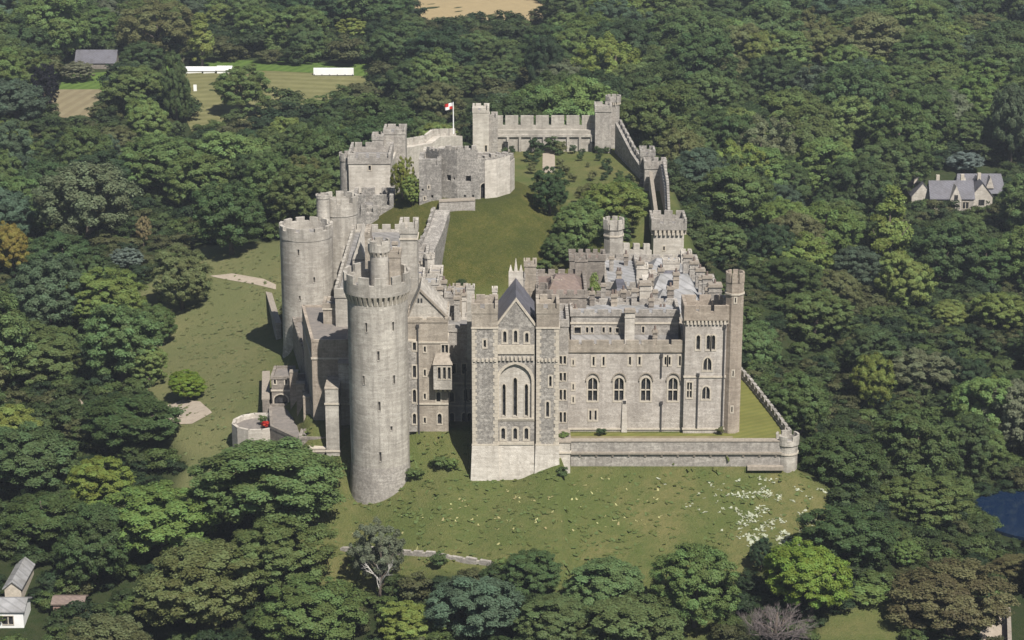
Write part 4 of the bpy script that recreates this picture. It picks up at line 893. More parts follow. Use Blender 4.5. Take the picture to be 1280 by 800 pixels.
# stepped blocks left of the front round tower
BX = X(391, 5.5, 5)
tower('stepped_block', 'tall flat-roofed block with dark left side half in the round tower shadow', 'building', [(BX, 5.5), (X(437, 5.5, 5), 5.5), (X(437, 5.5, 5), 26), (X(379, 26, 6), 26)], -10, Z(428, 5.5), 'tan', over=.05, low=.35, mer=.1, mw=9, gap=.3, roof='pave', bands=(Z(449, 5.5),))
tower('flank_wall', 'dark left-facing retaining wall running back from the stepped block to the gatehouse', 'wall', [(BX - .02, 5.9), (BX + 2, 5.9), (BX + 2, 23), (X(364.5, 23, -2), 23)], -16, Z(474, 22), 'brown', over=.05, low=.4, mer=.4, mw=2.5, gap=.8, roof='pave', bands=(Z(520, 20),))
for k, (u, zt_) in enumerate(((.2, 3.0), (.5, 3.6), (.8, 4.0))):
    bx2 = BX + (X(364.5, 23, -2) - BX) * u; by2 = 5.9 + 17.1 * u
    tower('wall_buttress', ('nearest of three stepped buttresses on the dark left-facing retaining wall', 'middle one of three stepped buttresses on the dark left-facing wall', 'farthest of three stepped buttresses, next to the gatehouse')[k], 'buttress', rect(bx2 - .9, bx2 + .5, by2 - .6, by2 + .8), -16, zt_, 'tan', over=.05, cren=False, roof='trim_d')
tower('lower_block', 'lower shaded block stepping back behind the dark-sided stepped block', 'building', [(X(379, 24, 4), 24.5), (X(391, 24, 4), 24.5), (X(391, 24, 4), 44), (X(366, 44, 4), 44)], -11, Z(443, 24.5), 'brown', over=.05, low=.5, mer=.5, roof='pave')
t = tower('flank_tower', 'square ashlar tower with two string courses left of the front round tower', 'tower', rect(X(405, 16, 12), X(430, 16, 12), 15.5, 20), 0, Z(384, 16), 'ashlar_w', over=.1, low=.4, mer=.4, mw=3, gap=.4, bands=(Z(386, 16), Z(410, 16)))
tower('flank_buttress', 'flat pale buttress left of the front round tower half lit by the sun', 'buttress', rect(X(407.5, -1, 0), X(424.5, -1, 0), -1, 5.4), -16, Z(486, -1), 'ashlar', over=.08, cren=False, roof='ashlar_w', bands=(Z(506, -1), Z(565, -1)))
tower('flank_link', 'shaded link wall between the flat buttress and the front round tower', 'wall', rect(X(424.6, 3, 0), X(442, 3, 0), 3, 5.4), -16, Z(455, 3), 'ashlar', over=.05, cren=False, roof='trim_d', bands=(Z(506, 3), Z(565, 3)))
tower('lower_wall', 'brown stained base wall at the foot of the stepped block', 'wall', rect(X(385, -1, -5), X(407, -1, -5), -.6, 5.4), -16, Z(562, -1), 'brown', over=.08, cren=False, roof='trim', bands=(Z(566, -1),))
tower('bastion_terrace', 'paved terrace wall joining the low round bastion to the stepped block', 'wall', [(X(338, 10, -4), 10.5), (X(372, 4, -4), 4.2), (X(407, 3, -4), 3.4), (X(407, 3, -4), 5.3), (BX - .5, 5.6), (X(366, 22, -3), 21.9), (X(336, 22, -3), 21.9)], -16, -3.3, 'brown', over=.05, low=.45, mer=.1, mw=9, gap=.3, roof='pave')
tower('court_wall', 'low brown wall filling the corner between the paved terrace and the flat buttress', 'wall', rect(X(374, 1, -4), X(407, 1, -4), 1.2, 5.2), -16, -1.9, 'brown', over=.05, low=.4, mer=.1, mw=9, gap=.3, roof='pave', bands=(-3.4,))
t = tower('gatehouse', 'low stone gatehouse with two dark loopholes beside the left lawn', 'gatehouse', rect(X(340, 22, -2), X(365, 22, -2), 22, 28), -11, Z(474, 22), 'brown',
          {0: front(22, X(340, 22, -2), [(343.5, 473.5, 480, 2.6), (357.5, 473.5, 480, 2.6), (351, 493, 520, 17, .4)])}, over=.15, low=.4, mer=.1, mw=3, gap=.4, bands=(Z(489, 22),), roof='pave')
wall_run('gatehouse_wall', 'sloping brown wall beside the gatehouse running down to the round bastion', [(X(329, 36, -4), 36), (X(329, 20, -6), 20)], 1.2, [-11, -11], [Z(465, 36), Z(500, 20)], 'brown')
bx_, by_, br = X(321, 12, -5), 14.5, 4.6
t = thing('low_bastion', 'low round stone bastion with paved floor at the edge of the left lawn', 'bastion', (bx_, by_, -8))
w = MB(); pts = ngon(bx_, by_, br, 12, R(15))
for k in range(12):
    p, q = pts[k], pts[(k + 1) % 12]; w.seg(p, q, .55, -13, -3.4)
w.build('wall', 'pale', t); fl = MB(); fl.flat(offset(pts, -.5), -12, -4.2); fl.build('paved_floor', 'pave', t)
wall_run('approach_wall', 'low curved stone parapet of the approach bridge at the left towers', [(X(262, 125, -4), 128), (X(300, 105, -3), 112), (X(325, 80, -2), 90), (X(346, 62, 0), 60)], 1.0, [-14, -13, -12, -10], [zg(X(262, 125, -4), 128) + 1.0, -2.8, -1.6, .2], 'rubble')

# ------------------------------------------------------------------ trees: crown and trunk meshes shared by many trees (unit height)
def leaves_mesh(name, centres, radii, per, size, seed, flat=.75, up=.35, droop=0):
    """leaf-sized faces spread over leaf clumps"""
    g = np.random.default_rng(seed); n = len(centres)
    cnt = np.maximum((per * (radii / radii.mean()) ** 2).astype(int), 8); idx = np.repeat(np.arange(n), cnt); k = len(idx)
    d = g.normal(size=(k, 3)); d /= np.linalg.norm(d, axis=1)[:, None]
    d[:, 2] = np.where((d[:, 2] < -.2) & (g.random(k) < .75), -d[:, 2], d[:, 2])
    r = radii[idx] * (g.random(k) ** .35) * g.uniform(.8, 1.18, k)
    p = centres[idx] + d * r[:, None] * np.array([1, 1, flat]); p[:, 2] -= droop * (np.hypot(d[:, 0], d[:, 1]) ** 2) * radii[idx]
    cd = centres[idx] - centres.mean(0); cd /= np.linalg.norm(cd, axis=1)[:, None] + 1e-6
    nrm = d * .55 + cd * .45 + np.array([0, 0, up]) + g.normal(size=(k, 3)) * .36; nrm /= np.linalg.norm(nrm, axis=1)[:, None]
    t = np.cross(nrm, g.normal(size=(k, 3))); t /= np.linalg.norm(t, axis=1)[:, None] + 1e-9; b = np.cross(nrm, t)
    s = size * g.uniform(.6, 1.35, k)[:, None]
    V = np.stack([p + t * s, p + b * s * .62, p - t * s, p - b * s * .62], 1).reshape(-1, 3)
    F = np.arange(4 * k).reshape(-1, 4)
    me = bpy.data.meshes.new(name); np_mesh(me, V, F)
    v = np.clip(.5 + .20 * g.normal(size=n)[idx] + .2 * g.normal(size=k), 0, 1)
    a = me.attributes.new('leafv', 'FLOAT', 'FACE'); a.data.foreach_set('value', v.astype(np.float32)); me.materials.append(M['leaf']); return me
def clumps(seed, n, rx, rz, cz, rad, base=.05, lob=.28, top=1.0, cone=0.0):
    """clump centres under an uneven crown outline: lobes push it in and out, gaps stay open"""
    g = np.random.default_rng(seed); L = g.normal(size=(9, 3)); L /= np.linalg.norm(L, axis=1)[:, None]; amp = g.uniform(-1, 1, 9)
    out, rr = [], []
    for i in range(n * 6):
        if len(out) >= n: break
        d = g.normal(size=3); d /= np.linalg.norm(d)
        if d[2] < -.8: continue
        s = 1 + lob * sum(a * max(0, float(d @ l)) ** 3 for a, l in zip(amp, L))
        q = (g.random() ** .28) * s
        p = d * q * np.array([rx, rx, rz])
        if cone: f = 1 - cone * max(0, p[2] + rz * .4) / (1.4 * rz); p[0] *= f; p[1] *= f
        p[2] += cz
        if p[2] < base: continue
        out.append(p); rr.append(rad * g.uniform(.6, 1.35))
    return np.array(out), np.array(rr)
def trunk_mesh(name, seed, h=.45, r=.028, limbs=6, spread=.28, top=.75, mat='bark'):
    g = random.Random(seed); mb = MB(); lean = (g.uniform(-.02, .02), g.uniform(-.02, .02))
    mb.tube([(0, 0, -.12), (0, 0, .02), (lean[0], lean[1], h * .5), (lean[0] * 2, lean[1] * 2, h), (lean[0] * 3, lean[1] * 3, top)], [r * 1.7, r * 1.2, r * .9, r * .7, r * .2], 8)
    for k in range(limbs):
        a = 6.28 * (k + g.uniform(-.3, .3)) / limbs; z0 = h * g.uniform(.55, 1.05); e = spread * g.uniform(.6, 1.1)
        x, y = lean[0] * 1.6, lean[1] * 1.6
        mb.tube([(x, y, z0), (x + math.cos(a) * e * .45, y + math.sin(a) * e * .45, z0 + .10), (x + math.cos(a + .2) * e, y + math.sin(a + .2) * e, z0 + g.uniform(.18, .3))], [r * .5, r * .33, r * .1], 5)
    me = bpy.data.meshes.new(name); me.from_pydata(mb.v, [], mb.f); me.materials.append(M[mat]); me.shade_smooth(); return me
def dead_mesh(name, seed, mat, n=26, depth=3):
    g = random.Random(seed); mb = MB()
    def br(p, d, L, r, k):
        q = p + d * L * .5 + Vector((g.uniform(-1, 1), g.uniform(-1, 1), g.uniform(-.3, .6))) * L * .06; e = p + d * L
        mb.tube([p, q, e], [r, r * .75, r * .45], 5 if k > 1 else 3)
        if k:
            for j in range(4 if k > 1 else 5):
                nd = (d + Vector((g.uniform(-1, 1), g.uniform(-1, 1), g.uniform(-.4, .7))) * .85).normalized()
                br(p + d * L * g.uniform(.35, 1), nd, L * g.uniform(.5, .72), r * .5, k - 1)
    br(Vector((0, 0, -.05)), Vector((0, 0, 1)), .42, .024, 1)
    for k in range(n // 4):
        a = 6.28 * k / (n // 4); br(Vector((0, 0, .2 + .03 * (k % 4))), Vector((math.cos(a) * .8, math.sin(a) * .8, .75)).normalized(), .3, .015, depth)
    me = bpy.data.meshes.new(name); me.from_pydata(mb.v, [], mb.f); me.materials.append(M[mat]); return me

CROWN = {}
for i in range(6): CROWN['broad%d' % i] = leaves_mesh('crown', *clumps(10 + i, 300, .43, .44, .53, .054, .06, .24), 190, .0115, 100 + i, .85)
for i in range(2): CROWN['round%d' % i] = leaves_mesh('crown', *clumps(30 + i, 300, .44, .46, .52, .048, .06, .12), 190, .0108, 130 + i, .9)
for i in range(2): CROWN['airy%d' % i] = leaves_mesh('crown', *clumps(40 + i, 220, .42, .44, .53,  .050, .07, .32), 170, .0115, 140 + i, .95, .15, .3)
for i in range(2): CROWN['tall%d' % i] = leaves_mesh('crown', *clumps(50 + i, 90, .24, .44, .55, .065, .1, .25, cone=.55), 230, .0140, 150 + i)
for i in range(2): CROWN['layer%d' % i] = leaves_mesh('crown', *clumps(60 + i, 210, .44, .42, .50,  .060, .07, .26), 210, .0118, 160 + i, .68, .45, .25)
for i in range(2): CROWN['far%d' % i] = leaves_mesh('crown', *clumps(70 + i, 90, .44, .42, .53, .085, .08, .30), 75, .030, 170 + i)
SHAPES = {'broad': 6, 'round': 2, 'airy': 2, 'tall': 2, 'layer': 2}
TRUNK = [trunk_mesh('trunk', 200 + i) for i in range(4)]
DEADT, PALET = dead_mesh('twigs', 7, 'deadtw', 40, 4), dead_mesh('branches', 8, 'paleb', 12, 2)
bush_mesh = []
for i in range(3):
    c_, r_ = clumps(80 + i, 26, .85, .85, .95, .30, .1, .2); bush_mesh.append(leaves_mesh('shrub', c_, r_, 110, .075, 180 + i))

COL = {'dark': (0.079, 0.119, 0.041), 'deep': (0.050, 0.083, 0.033), 'mid': (0.115, 0.160, 0.053), 'fresh': (0.147, 0.204, 0.059), 'light': (0.188, 0.232, 0.061), 'lime': (0.165, 0.240, 0.035), 'yellow': (0.190, 0.220, 0.050),
       'olive': (0.147, 0.158, 0.062), 'blue': (0.090, 0.132, 0.074), 'grey': (0.161, 0.186, 0.106), 'purple': (0.011, 0.011, 0.018), 'gold': (0.244, 0.207, 0.042), 'silver': (0.162, 0.220, 0.195), 'bronze': (0.102, 0.100, 0.044), 'straw': (0.220, 0.190, 0.090), 'pale': (0.232, 0.229, 0.137)}
WORD = {'dark': 'dark green', 'deep': 'very dark green', 'mid': 'mid green', 'fresh': 'fresh green', 'light': 'light green', 'lime': 'bright lime green', 'yellow': 'yellow green', 'olive': 'olive green', 'blue': 'bluish green',
        'grey': 'grey green', 'purple': 'dark purple', 'gold': 'golden', 'silver': 'silvery blue', 'bronze': 'bronze green', 'straw': 'straw coloured', 'pale': 'pale'}
HERO = []                                                   # trees picked out in the photograph: nothing may grow right in front
PLACED = []                                                 # x, y, crown radius
def tree(x, y, h, rad, col, shape, label, group=None, trunk=True, jit=.16, cat='tree'):
    z = zg(x, y)
    t = thing('tree', label, cat, (x, y, z), group)
    s = rad / (.44 if shape != 'tall' else .27)
    for nm, me in (('trunk', rnd.choice(TRUNK)), ('crown', None)):
        if nm == 'crown':
            if shape == 'dead': me = DEADT
            elif shape == 'pale_dead': me = PALET
            else: me = CROWN['%s%d' % (shape, rnd.randrange(SHAPES[shape]))]
        o = bpy.data.objects.new(nm, me); C.objects.link(o); o.parent = t; o.scale = (s * rnd.uniform(.9, 1.1), s * rnd.uniform(.9, 1.1), h)
        o.rotation_euler.z = rnd.uniform(0, 6.28)
        if nm == 'crown':
            c = COL[col]; v = 1 + rnd.uniform(-jit, jit); o['tint'] = [float(c[0] * v * (1 + rnd.uniform(-.08, .08))), float(c[1] * v), float(c[2] * v * (1 + rnd.uniform(-.12, .12)))]
    PLACED.append((x, y, rad)); return t
def tree_px(px, py, w, hh, col, shape, label, drop=.44, **kw):
    """a tree whose crown is seen centred on photo pixel (px, py), w wide and hh high"""
    x, y = ground_at(px, py + hh * drop + 2); d = dep(y, zg(x, y) + 6); s = FPX / d
    wm = w / s; hm = max((hh / s - .3 * wm) / .93, wm * .5)
    HERO.append((px, py, w / 2, hh / 2, y))
    return tree(x, y, hm / .84, wm / 2, col, shape, label, **kw)
TREES = [
    (58, 110, 40, 58, 'purple', 'round', 'dark purple copper beech beside the dry paddock'), (98, 90, 44, 22, 'pale', 'round', 'low pale flowering bush tree in front of the dark barn'),
    (253, 56, 40, 66, 'light', 'tall', 'light green tall tree right in front of the white marquees'), (303, 110, 74, 74, 'mid', 'broad', 'mid green tree just right of the striped field gap'),
    (175, 105, 90, 80, 'mid', 'broad', 'mid green tree in front of the dark barn roof'), (188, 155, 60, 80, 'fresh', 'broad', 'fresh green tree below the dry paddock'), (222, 120, 40, 90, 'dark', 'broad', 'dark green narrow tree left of the striped field gap'),
    (20, 125, 90, 80, 'blue', 'airy', 'soft bluish green tree left of the copper beech'), (110, 250, 130, 130, 'grey', 'airy', 'huge feathery grey green tree left of the castle'), (195, 205, 110, 100, 'fresh', 'broad', 'large fresh green tree above the grey feathery tree'),
    (250, 225, 90, 90, 'fresh', 'broad', 'fresh green tree above the dark tree near the bridge'), (290, 272, 90, 100, 'dark', 'broad', 'dark green tree casting deep shade over the approach bridge'), (18, 312, 46, 76, 'gold', 'broad', 'golden leaved tree at the left picture edge'),
    (65, 372, 95, 110, 'blue', 'broad', 'bluish green tree below the golden tree'), (135, 368, 100, 90, 'light', 'round', 'light green rounded tree left of the lawn'), (228, 345, 84, 88, 'olive', 'round', 'dense olive green rounded tree at the top of the left lawn'),
    (160, 322, 42, 26, 'silver', 'round', 'small silvery blue tree above the light green rounded tree'), (180, 288, 26, 40, 'straw', 'airy', 'small straw coloured drying tree beside the grey feathery tree'), (155, 425, 110, 115, 'mid', 'broad', 'mid green tree bordering the left lawn'),
    (50, 440, 110, 80, 'mid', 'broad', 'mid green tree over the small left path'), (236, 476, 58, 48, 'lime', 'broad', 'small bright green tree standing on the left lawn'), (165, 522, 130, 80, 'dark', 'layer', 'wide dark green tree left of the lawn path'),
    (40, 560, 120, 110, 'dark', 'layer', 'dark green layered tree at the left edge'), (125, 602, 90, 84, 'yellow', 'broad', 'yellow green tree among dark ones lower left'), (333, 602, 190, 118, 'mid', 'broad', 'large mid green tree just below the low round bastion'),
    (205, 640, 150, 110, 'fresh', 'broad', 'fresh green tree in the lower left wood'), (60, 640, 130, 90, 'dark', 'layer', 'dark green tree above the white cottage'), (120, 680, 110, 120, 'dark', 'broad', 'deep shaded tree behind the pink shed'), (245, 722, 170, 140, 'olive', 'broad', 'broad olive tinged tree in the lower left'),
    (345, 690, 130, 110, 'mid', 'broad', 'mid green tree left of the tree with white dead branches'), (390, 765, 150, 100, 'mid', 'broad', 'mid green tree at the bottom edge left of centre'), (478, 690, 62, 86, 'grey', 'airy', 'sparse grey green tree with white dead branches below the round tower'),
    (520, 775, 84, 66, 'yellow', 'broad', 'yellow green tree at the bottom edge below the dead branches'), (592, 745, 124, 110, 'blue', 'layer', 'dark bluish conifer at the bottom centre'), (662, 710, 84, 70, 'dark', 'broad', 'dark green bushy tree at the foot of the meadow'),
    (690, 765, 104, 90, 'mid', 'broad', 'mid green tree at the bottom right of the conifer'), (757, 722, 124, 104, 'mid', 'broad', 'mid green tree left of the round meadow tree'), (785, 788, 140, 76, 'mid', 'broad', 'olive green tree at the bottom edge centre'),
    (868, 727, 112, 122, 'mid', 'round', 'rounded mid green tree standing alone in front of the meadow'), (1012, 715, 112, 116, 'lime', 'broad', 'bright lime green tree below the terrace bastion'), (966, 775, 100, 90, 'bronze', 'dead', 'leafless grey brown tree beside the lime green one'),
    (950, 690, 32, 50, 'deep', 'layer', 'small very dark tree left of the lime green tree'), (1186, 735, 144, 126, 'bronze', 'layer', 'large bronze green layered tree at the lower right'), (1264, 706, 62, 50, 'bronze', 'broad', 'bronze tinted tree under the blue pond'),
    (1062, 660, 110, 90, 'dark', 'broad', 'dark green tree right of the terrace bastion'), (1128, 690, 40, 40, 'fresh', 'broad', 'small fresh green tree among dark ones lower right'), (1150, 620, 100, 80, 'mid', 'broad', 'mid green tree left of the blue pond'), (1050, 570, 100, 90, 'dark', 'broad', 'dark green tree behind the terrace bastion'),
    (915, 245, 96, 96, 'mid', 'broad', 'big domed mid green tree right of the twin-headed wall tower'), (1018, 388, 100, 84, 'mid', 'round', 'rounded mid green tree right of the corner turret'), (1130, 352, 70, 80, 'light', 'broad', 'light green tree in the middle of the right-hand wood'), (1186, 388, 56, 46, 'light', 'broad', 'smaller light green tree right of the larger light one'),
    (1088, 478, 64, 84, 'yellow', 'airy', 'yellow green feathery tree in the right-hand wood'), (1250, 385, 70, 60, 'light', 'broad', 'light green tree at the right edge below the lodge'), (1110, 300, 60, 110, 'light', 'tall', 'tall light green tree just left of the gabled lodge'), (1150, 455, 90, 70, 'grey', 'airy', 'dull grey green tree in the middle right'),
    (1205, 205, 50, 18, 'silver', 'layer', 'pale silvery tree in deep shade behind the gabled lodge'), (1262, 160, 70, 110, 'blue', 'airy', 'tall bluish tree at the right edge behind the lodge'), (985, 340, 90, 70, 'dark', 'broad', 'dark green tree right of the row of tall stacks'), (1235, 330, 80, 80, 'dark', 'broad', 'dark green tree below the gabled lodge'), (1000, 500, 90, 90, 'mid', 'broad', 'mid green tree beside the striped terrace lawn'),
    (440, 35, 46, 40, 'yellow', 'broad', 'yellowish tree far behind the white screens'), (275, 20, 40, 40, 'light', 'broad', 'light tree far behind the marquees'), (196, 402, 56, 66, 'mid', 'broad', 'mid green tree at the left edge of the lawn above the bright bush'), (186, 452, 60, 60, 'fresh', 'round', 'fresh green rounded tree left of the bright bush on the lawn'), (595, 95, 60, 50, 'mid', 'broad', 'rounded tree behind the flag'),
]
INNER = [
    (687, 238, 50, 62, 'deep', 'round', 'very dark dense tree just right of the keep'), (722, 285, 84, 92, 'fresh', 'broad', 'fresh green tree at the right foot of the mound'), (762, 258, 92, 84, 'light', 'broad', 'light green tree inside the bailey left of the wall-walk'), (700, 310, 44, 50, 'mid', 'broad', 'mid green tree low on the right flank of the mound'),
    (785, 240, 40, 40, 'fresh', 'broad', 'fresh green tree inside the bailey below the twin tower'), (738, 240, 50, 34, 'olive', 'airy', 'olive green low tree in the middle of the bailey'), (777, 290, 28, 44, 'mid', 'tall', 'narrow tree behind the octagonal turret'), (503, 224, 30, 52, 'yellow', 'airy', 'light green ivy-like tree between gate tower and keep'), (514, 238, 26, 40, 'light', 'broad', 'light green tree beside the keep entrance tower'),
    (583, 170, 20, 26, 'deep', 'round', 'small dark yew left of the far left tower'), (577, 352, 14, 14, 'dark', 'round', 'small dark tree at the foot of the mound behind the roofs'),
]
for a_ in TREES: tree_px(*a_)
tree(X(742, 34, 10), 34, 17.2, 2.4, 'light', 'tall', 'small fresh green tree standing in the dark courtyard')
tree(X(378, -5, -6), -5, 8.2, 3.0, 'fresh', 'airy', 'small light feathery tree against the brown base wall of the stepped block')
for a_ in INNER: tree_px(*a_, trunk=True)
# white dead branches on the sparse tree
x, y = ground_at(480, 733); tree(x - .5, y - 2.5, 11.5, 3.6, 'grey', 'pale_dead', 'bare white dead tree among green crowns below the front round tower')
# clipped bushes of the outer bailey
k_ = 0
BUSH = [(660, 196, 14), (672, 174, 20), (690, 172, 22), (700, 176, 18), (640, 182, 10), (631, 184, 9), (673, 190, 12), (669, 200, 13), (664, 211, 14), (700, 204, 14), (706, 212, 15), (698, 190, 9), (727, 191, 10), (725, 197, 9), (751, 190, 10), (748, 197, 9), (757, 205, 14), (760, 212, 13), (755, 221, 10), (774, 219, 12), (786, 223, 11), (716, 181, 12), (748, 183, 10), (758, 186, 9), (794, 228, 14), (800, 246, 14), (790, 262, 16), (740, 220, 13), (735, 206, 7), (690, 225, 14), (716, 222, 12)]
for bx0, by0, w in BUSH:
    x, y = ground_at(bx0, by0 + w * .45)
    if y > 177.5: y = 177.5; x = X(bx0, y, 9)
    s = FPX / dep(y, 8)
    shrub('clipped round bush in the outer bailey garden before the far curtain wall', x, y, w / s, w / s * 1.05, rnd.choice((COL['dark'], COL['deep'], COL['olive'])), group='clipped bushes in the outer bailey')
for lab, px, py, w, h, c in (('dark low bush on the hall wing terrace', 752, 541, 16, 10, 'deep'), ('round bush at the corner block foot on the terrace', 900, 536, 10, 13, 'olive'), ('bright creeper topping the stone buttress', 705, 551, 15, 7, 'fresh'),
        ('bush on the grass bank below the gabled range', 548, 577, 26, 16, 'mid'), ('bush spreading at the recessed wing foot', 566, 580, 20, 18, 'fresh'), ('low scrub bush on the lower right flank of the mound', 676, 333, 26, 16, 'mid'), ('olive scrub bush beside the courtyard block under the mound', 697, 340, 26, 18, 'olive'), ('low bush hugging the right foot of the round tower', 520, 592, 24, 14, 'mid'), ('green bush on the low round bastion', 329, 527, 13, 14, 'mid'),
        ('dark bush at the foot of the stone buttress', 703, 590, 18, 12, 'dark'), ('bush growing against the left part of the broken pale wall', 448, 690, 30, 22, 'mid'), ('bush in front of the middle of the broken pale wall', 548, 700, 26, 20, 'dark'), ('small bush near the right end of the broken pale wall', 628, 708, 24, 20, 'fresh'), ('long green hedge bush on the lower right lawn', 1082, 740, 60, 26, 'fresh'), ('small green bush where meadow meets trees', 905, 745, 24, 20, 'fresh'), ('pale flowering bush behind the cricket ground', 505, 72, 30, 22, 'pale'), ('second pale flowering bush behind the cricket ground', 475, 74, 22, 20, 'pale'), ('pale bush beside the marquees', 232, 78, 14, 12, 'pale')):
    if py in (541, 536): x, y = X(px, -1.8, 0), -1.8; z = .05
    elif px == 705: x, y, z = X(px, -4.5, 1), -4.5, Z(553, -7)
    elif px == 329: x, y, z = X(px, 14, -6), 15.0, -4.2
    else: x, y = ground_at(px, py + h * .4); z = zg(x, y) - .1
    s = FPX / dep(y, z); o = shrub(lab, x, y, w / s, h / s, COL[c]); o.location.z = z
z_red = -4.2
o = shrub('bright red flowering bush on the low round bastion', X(332, 13, -6), 13.2, 1.7, 1.5, (.5, .012, .01)); o.location.z = z_red

# ------------------------------------------------------------------ the woods: trees on an uneven grid, nearest ones each on their own
def inpoly(x, y, P):
    c = False; n = len(P)
    for i in range(n):
        (ax, ay), (bx, by) = P[i], P[(i + 1) % n]
        if (ay > y) != (by > y) and x < (bx - ax) * (y - ay) / (by - ay) + ax: c = not c
    return c
# what stays in view: outlines in the photograph with the depth of what they show
KEEP = [([(385, 620), (385, 565), (290, 556), (288, 505), (330, 455), (436, 330), (860, 320), (905, 345), (930, 345), (932, 480), (1000, 540), (1000, 605), (1010, 640), (985, 660), (940, 680), (820, 690), (760, 680), (700, 680), (640, 690), (500, 685), (420, 680), (412, 625)], 12),
        ([(345, 455), (348, 275), (395, 240), (440, 240), (440, 455)], 45), ([(428, 200), (492, 190), (492, 262), (428, 262)], 92), ([(465, 170), (580, 155), (580, 190), (490, 200)], 125), ([(585, 132), (770, 112), (800, 190), (650, 200), (585, 190)], 178), ([(800, 188), (836, 194), (856, 270), (860, 330), (815, 330)], 84),
        ([(205, 395), (265, 365), (345, 355), (345, 450), (330, 470), (290, 545), (235, 545), (215, 505)], 25), ([(240, 93), (290, 93), (264, 155), (243, 155)], 400), ([(322, 84), (470, 84), (470, 100), (420, 112), (375, 123), (322, 120)], 400), ([(210, 80), (292, 80), (292, 96), (210, 96)], 420),
        ([(76, 96), (132, 92), (128, 113), (104, 138), (76, 138)], 330), ([(96, 72), (136, 72), (136, 88), (96, 88)], 430), ([(532, 0), (668, 0), (668, 24), (532, 24)], 475), ([(1124, 215), (1250, 215), (1250, 240), (1206, 255), (1122, 254)], 222), ([(1238, 612), (1282, 612), (1282, 668), (1245, 664)], 26), ([(0, 712), (36, 715), (36, 790), (0, 790)], -12),
        ([(1030, 758), (1130, 748), (1130, 770), (1095, 798), (1030, 798)], -40), ([(1225, 765), (1290, 740), (1290, 800), (1215, 800)], -15), ([(915, 690), (945, 730), (930, 760), (900, 800), (940, 800), (930, 700)], -50), ([(205, 500), (240, 498), (240, 522), (205, 520)], 20)]
def kept(x, y, z, h, r):
    px, py, d = proj(x, y, z + h * .55); a = FPX / d * r * .92; b = FPX / d * (h * .43 + r * .28)
    for P, Y in KEEP:
        if y > Y: continue
        for k in range(10):
            an = 6.283 * k / 10
            if inpoly(px + a * math.cos(an), py + b * math.sin(an), P): return True
        if inpoly(px, py, P) or any(((qx - px) / a) ** 2 + ((qy - py) / b) ** 2 < 1 for qx, qy in P): return True
    for hx, hy, ha, hb, hy_ in HERO:
        if y < hy_ + 1 and abs(px - hx) < (a + ha) * .66 and abs(py - hy) < (b + hb) * .66: return True
    return False
CLEAR = [PLAT, [(-58, 2), (-30, 2), (-30, 60), (-50, 60)], LAWNS[2], FRONT_MEADOW, LAWNS[4]] + [pix_poly(P) for P in ([(240, 165), (205, 84), (330, 84), (470, 88), (480, 105), (420, 122), (330, 150), (290, 165)], [(70, 145), (72, 92), (140, 88), (132, 112), (104, 145)], [(500, 22), (500, -12), (690, -12), (690, 22)], [(1130, 262), (1130, 215), (1250, 205), (1250, 240), (1200, 270)], [(95, 88), (95, 68), (140, 68), (140, 88)])]
def zone(px, py, x, y):
    if py < 60: return 'in the far wood along the top'
    if px < 345 and py < 200: return 'in the wood around the cricket field'
    if py < 200 and px < 800: return 'in the wood behind the castle'
    if px < 345 and py < 350: return 'in the wood left of the round towers'
    if px < 345 and py < 560: return 'in the wood left of the lawn'
    if px < 420: return 'in the lower left wood'
    if px < 940 and py > 560: return 'at the foot of the meadow'
    if py < 215: return 'in the wood above the gabled lodge'
    if py < 330: return 'in the wood beside the gabled lodge'
    if py < 540: return 'in the wood right of the castle'
    return 'in the lower right wood'
cand = []
gy_ = -62.0
while gy_ < 700:
    sp = 12.5 if gy_ < 150 else 13.5 if gy_ < 330 else 15.5
    half = (gy_ + D0 + 45) * .34 + 25; gx_ = -half
    while gx_ < half:
        x, y = gx_ + rnd.uniform(-.42, .42) * sp, gy_ + rnd.uniform(-.42, .42) * sp
        gx_ += sp
        z = zg(x, y); d = dep(y, z); r = sp * rnd.choice((.42, .5, .56, .62, .68, .74, .84)) * rnd.uniform(.92, 1.08); h = r * rnd.uniform(1.45, 2.1) + 1.2
        if gy_ > 300: h *= .9
        px, py, d = proj(x, y, z + h * .55)
        if px < -330 or px > 1610 or py < -70 or py > 900: continue
        if any((x - a) ** 2 + (y - b) ** 2 < ((r + c) * .62) ** 2 for a, b, c in PLACED): continue
        if any(inpoly(x, y, P) for P in CLEAR) or ((x - POND[0]) / (POND[2] * 1.5)) ** 2 + ((y - POND[1]) / (POND[3] * 1.5)) ** 2 < 1: continue
        if float(poly_dist(np.array([x]), np.array([y]), PLAT)[0][0]) < r * .82: continue
        if kept(x, y, z, h, r): continue
        c = rnd.choices(('dark', 'mid', 'fresh', 'olive', 'blue', 'deep', 'light', 'grey', 'bronze', 'yellow'), (25, 32, 16, 7, 6, 6, 5, 2, .8, 1))[0]
        sh = rnd.choices(('broad', 'round', 'airy', 'tall', 'layer'), (54, 22, 14, 4, 6))[0]
        cand.append((y, x, z, r * (.62 if sh == 'tall' else 1), h, c, sh, px, py))
    gy_ += sp * .88
vis = sorted(cand, key=lambda t: -t[3] / (t[0] + D0))
NEAR = [t for t in vis if -20 < t[7] < 1300 and t[8] < 830][:235]
near_set = set(map(id, NEAR)); FAR = [t for t in cand if id(t) not in near_set]
def big_word(r): return 'large' if r > 7.3 else 'small' if r < 6 else ''
buckets = {}
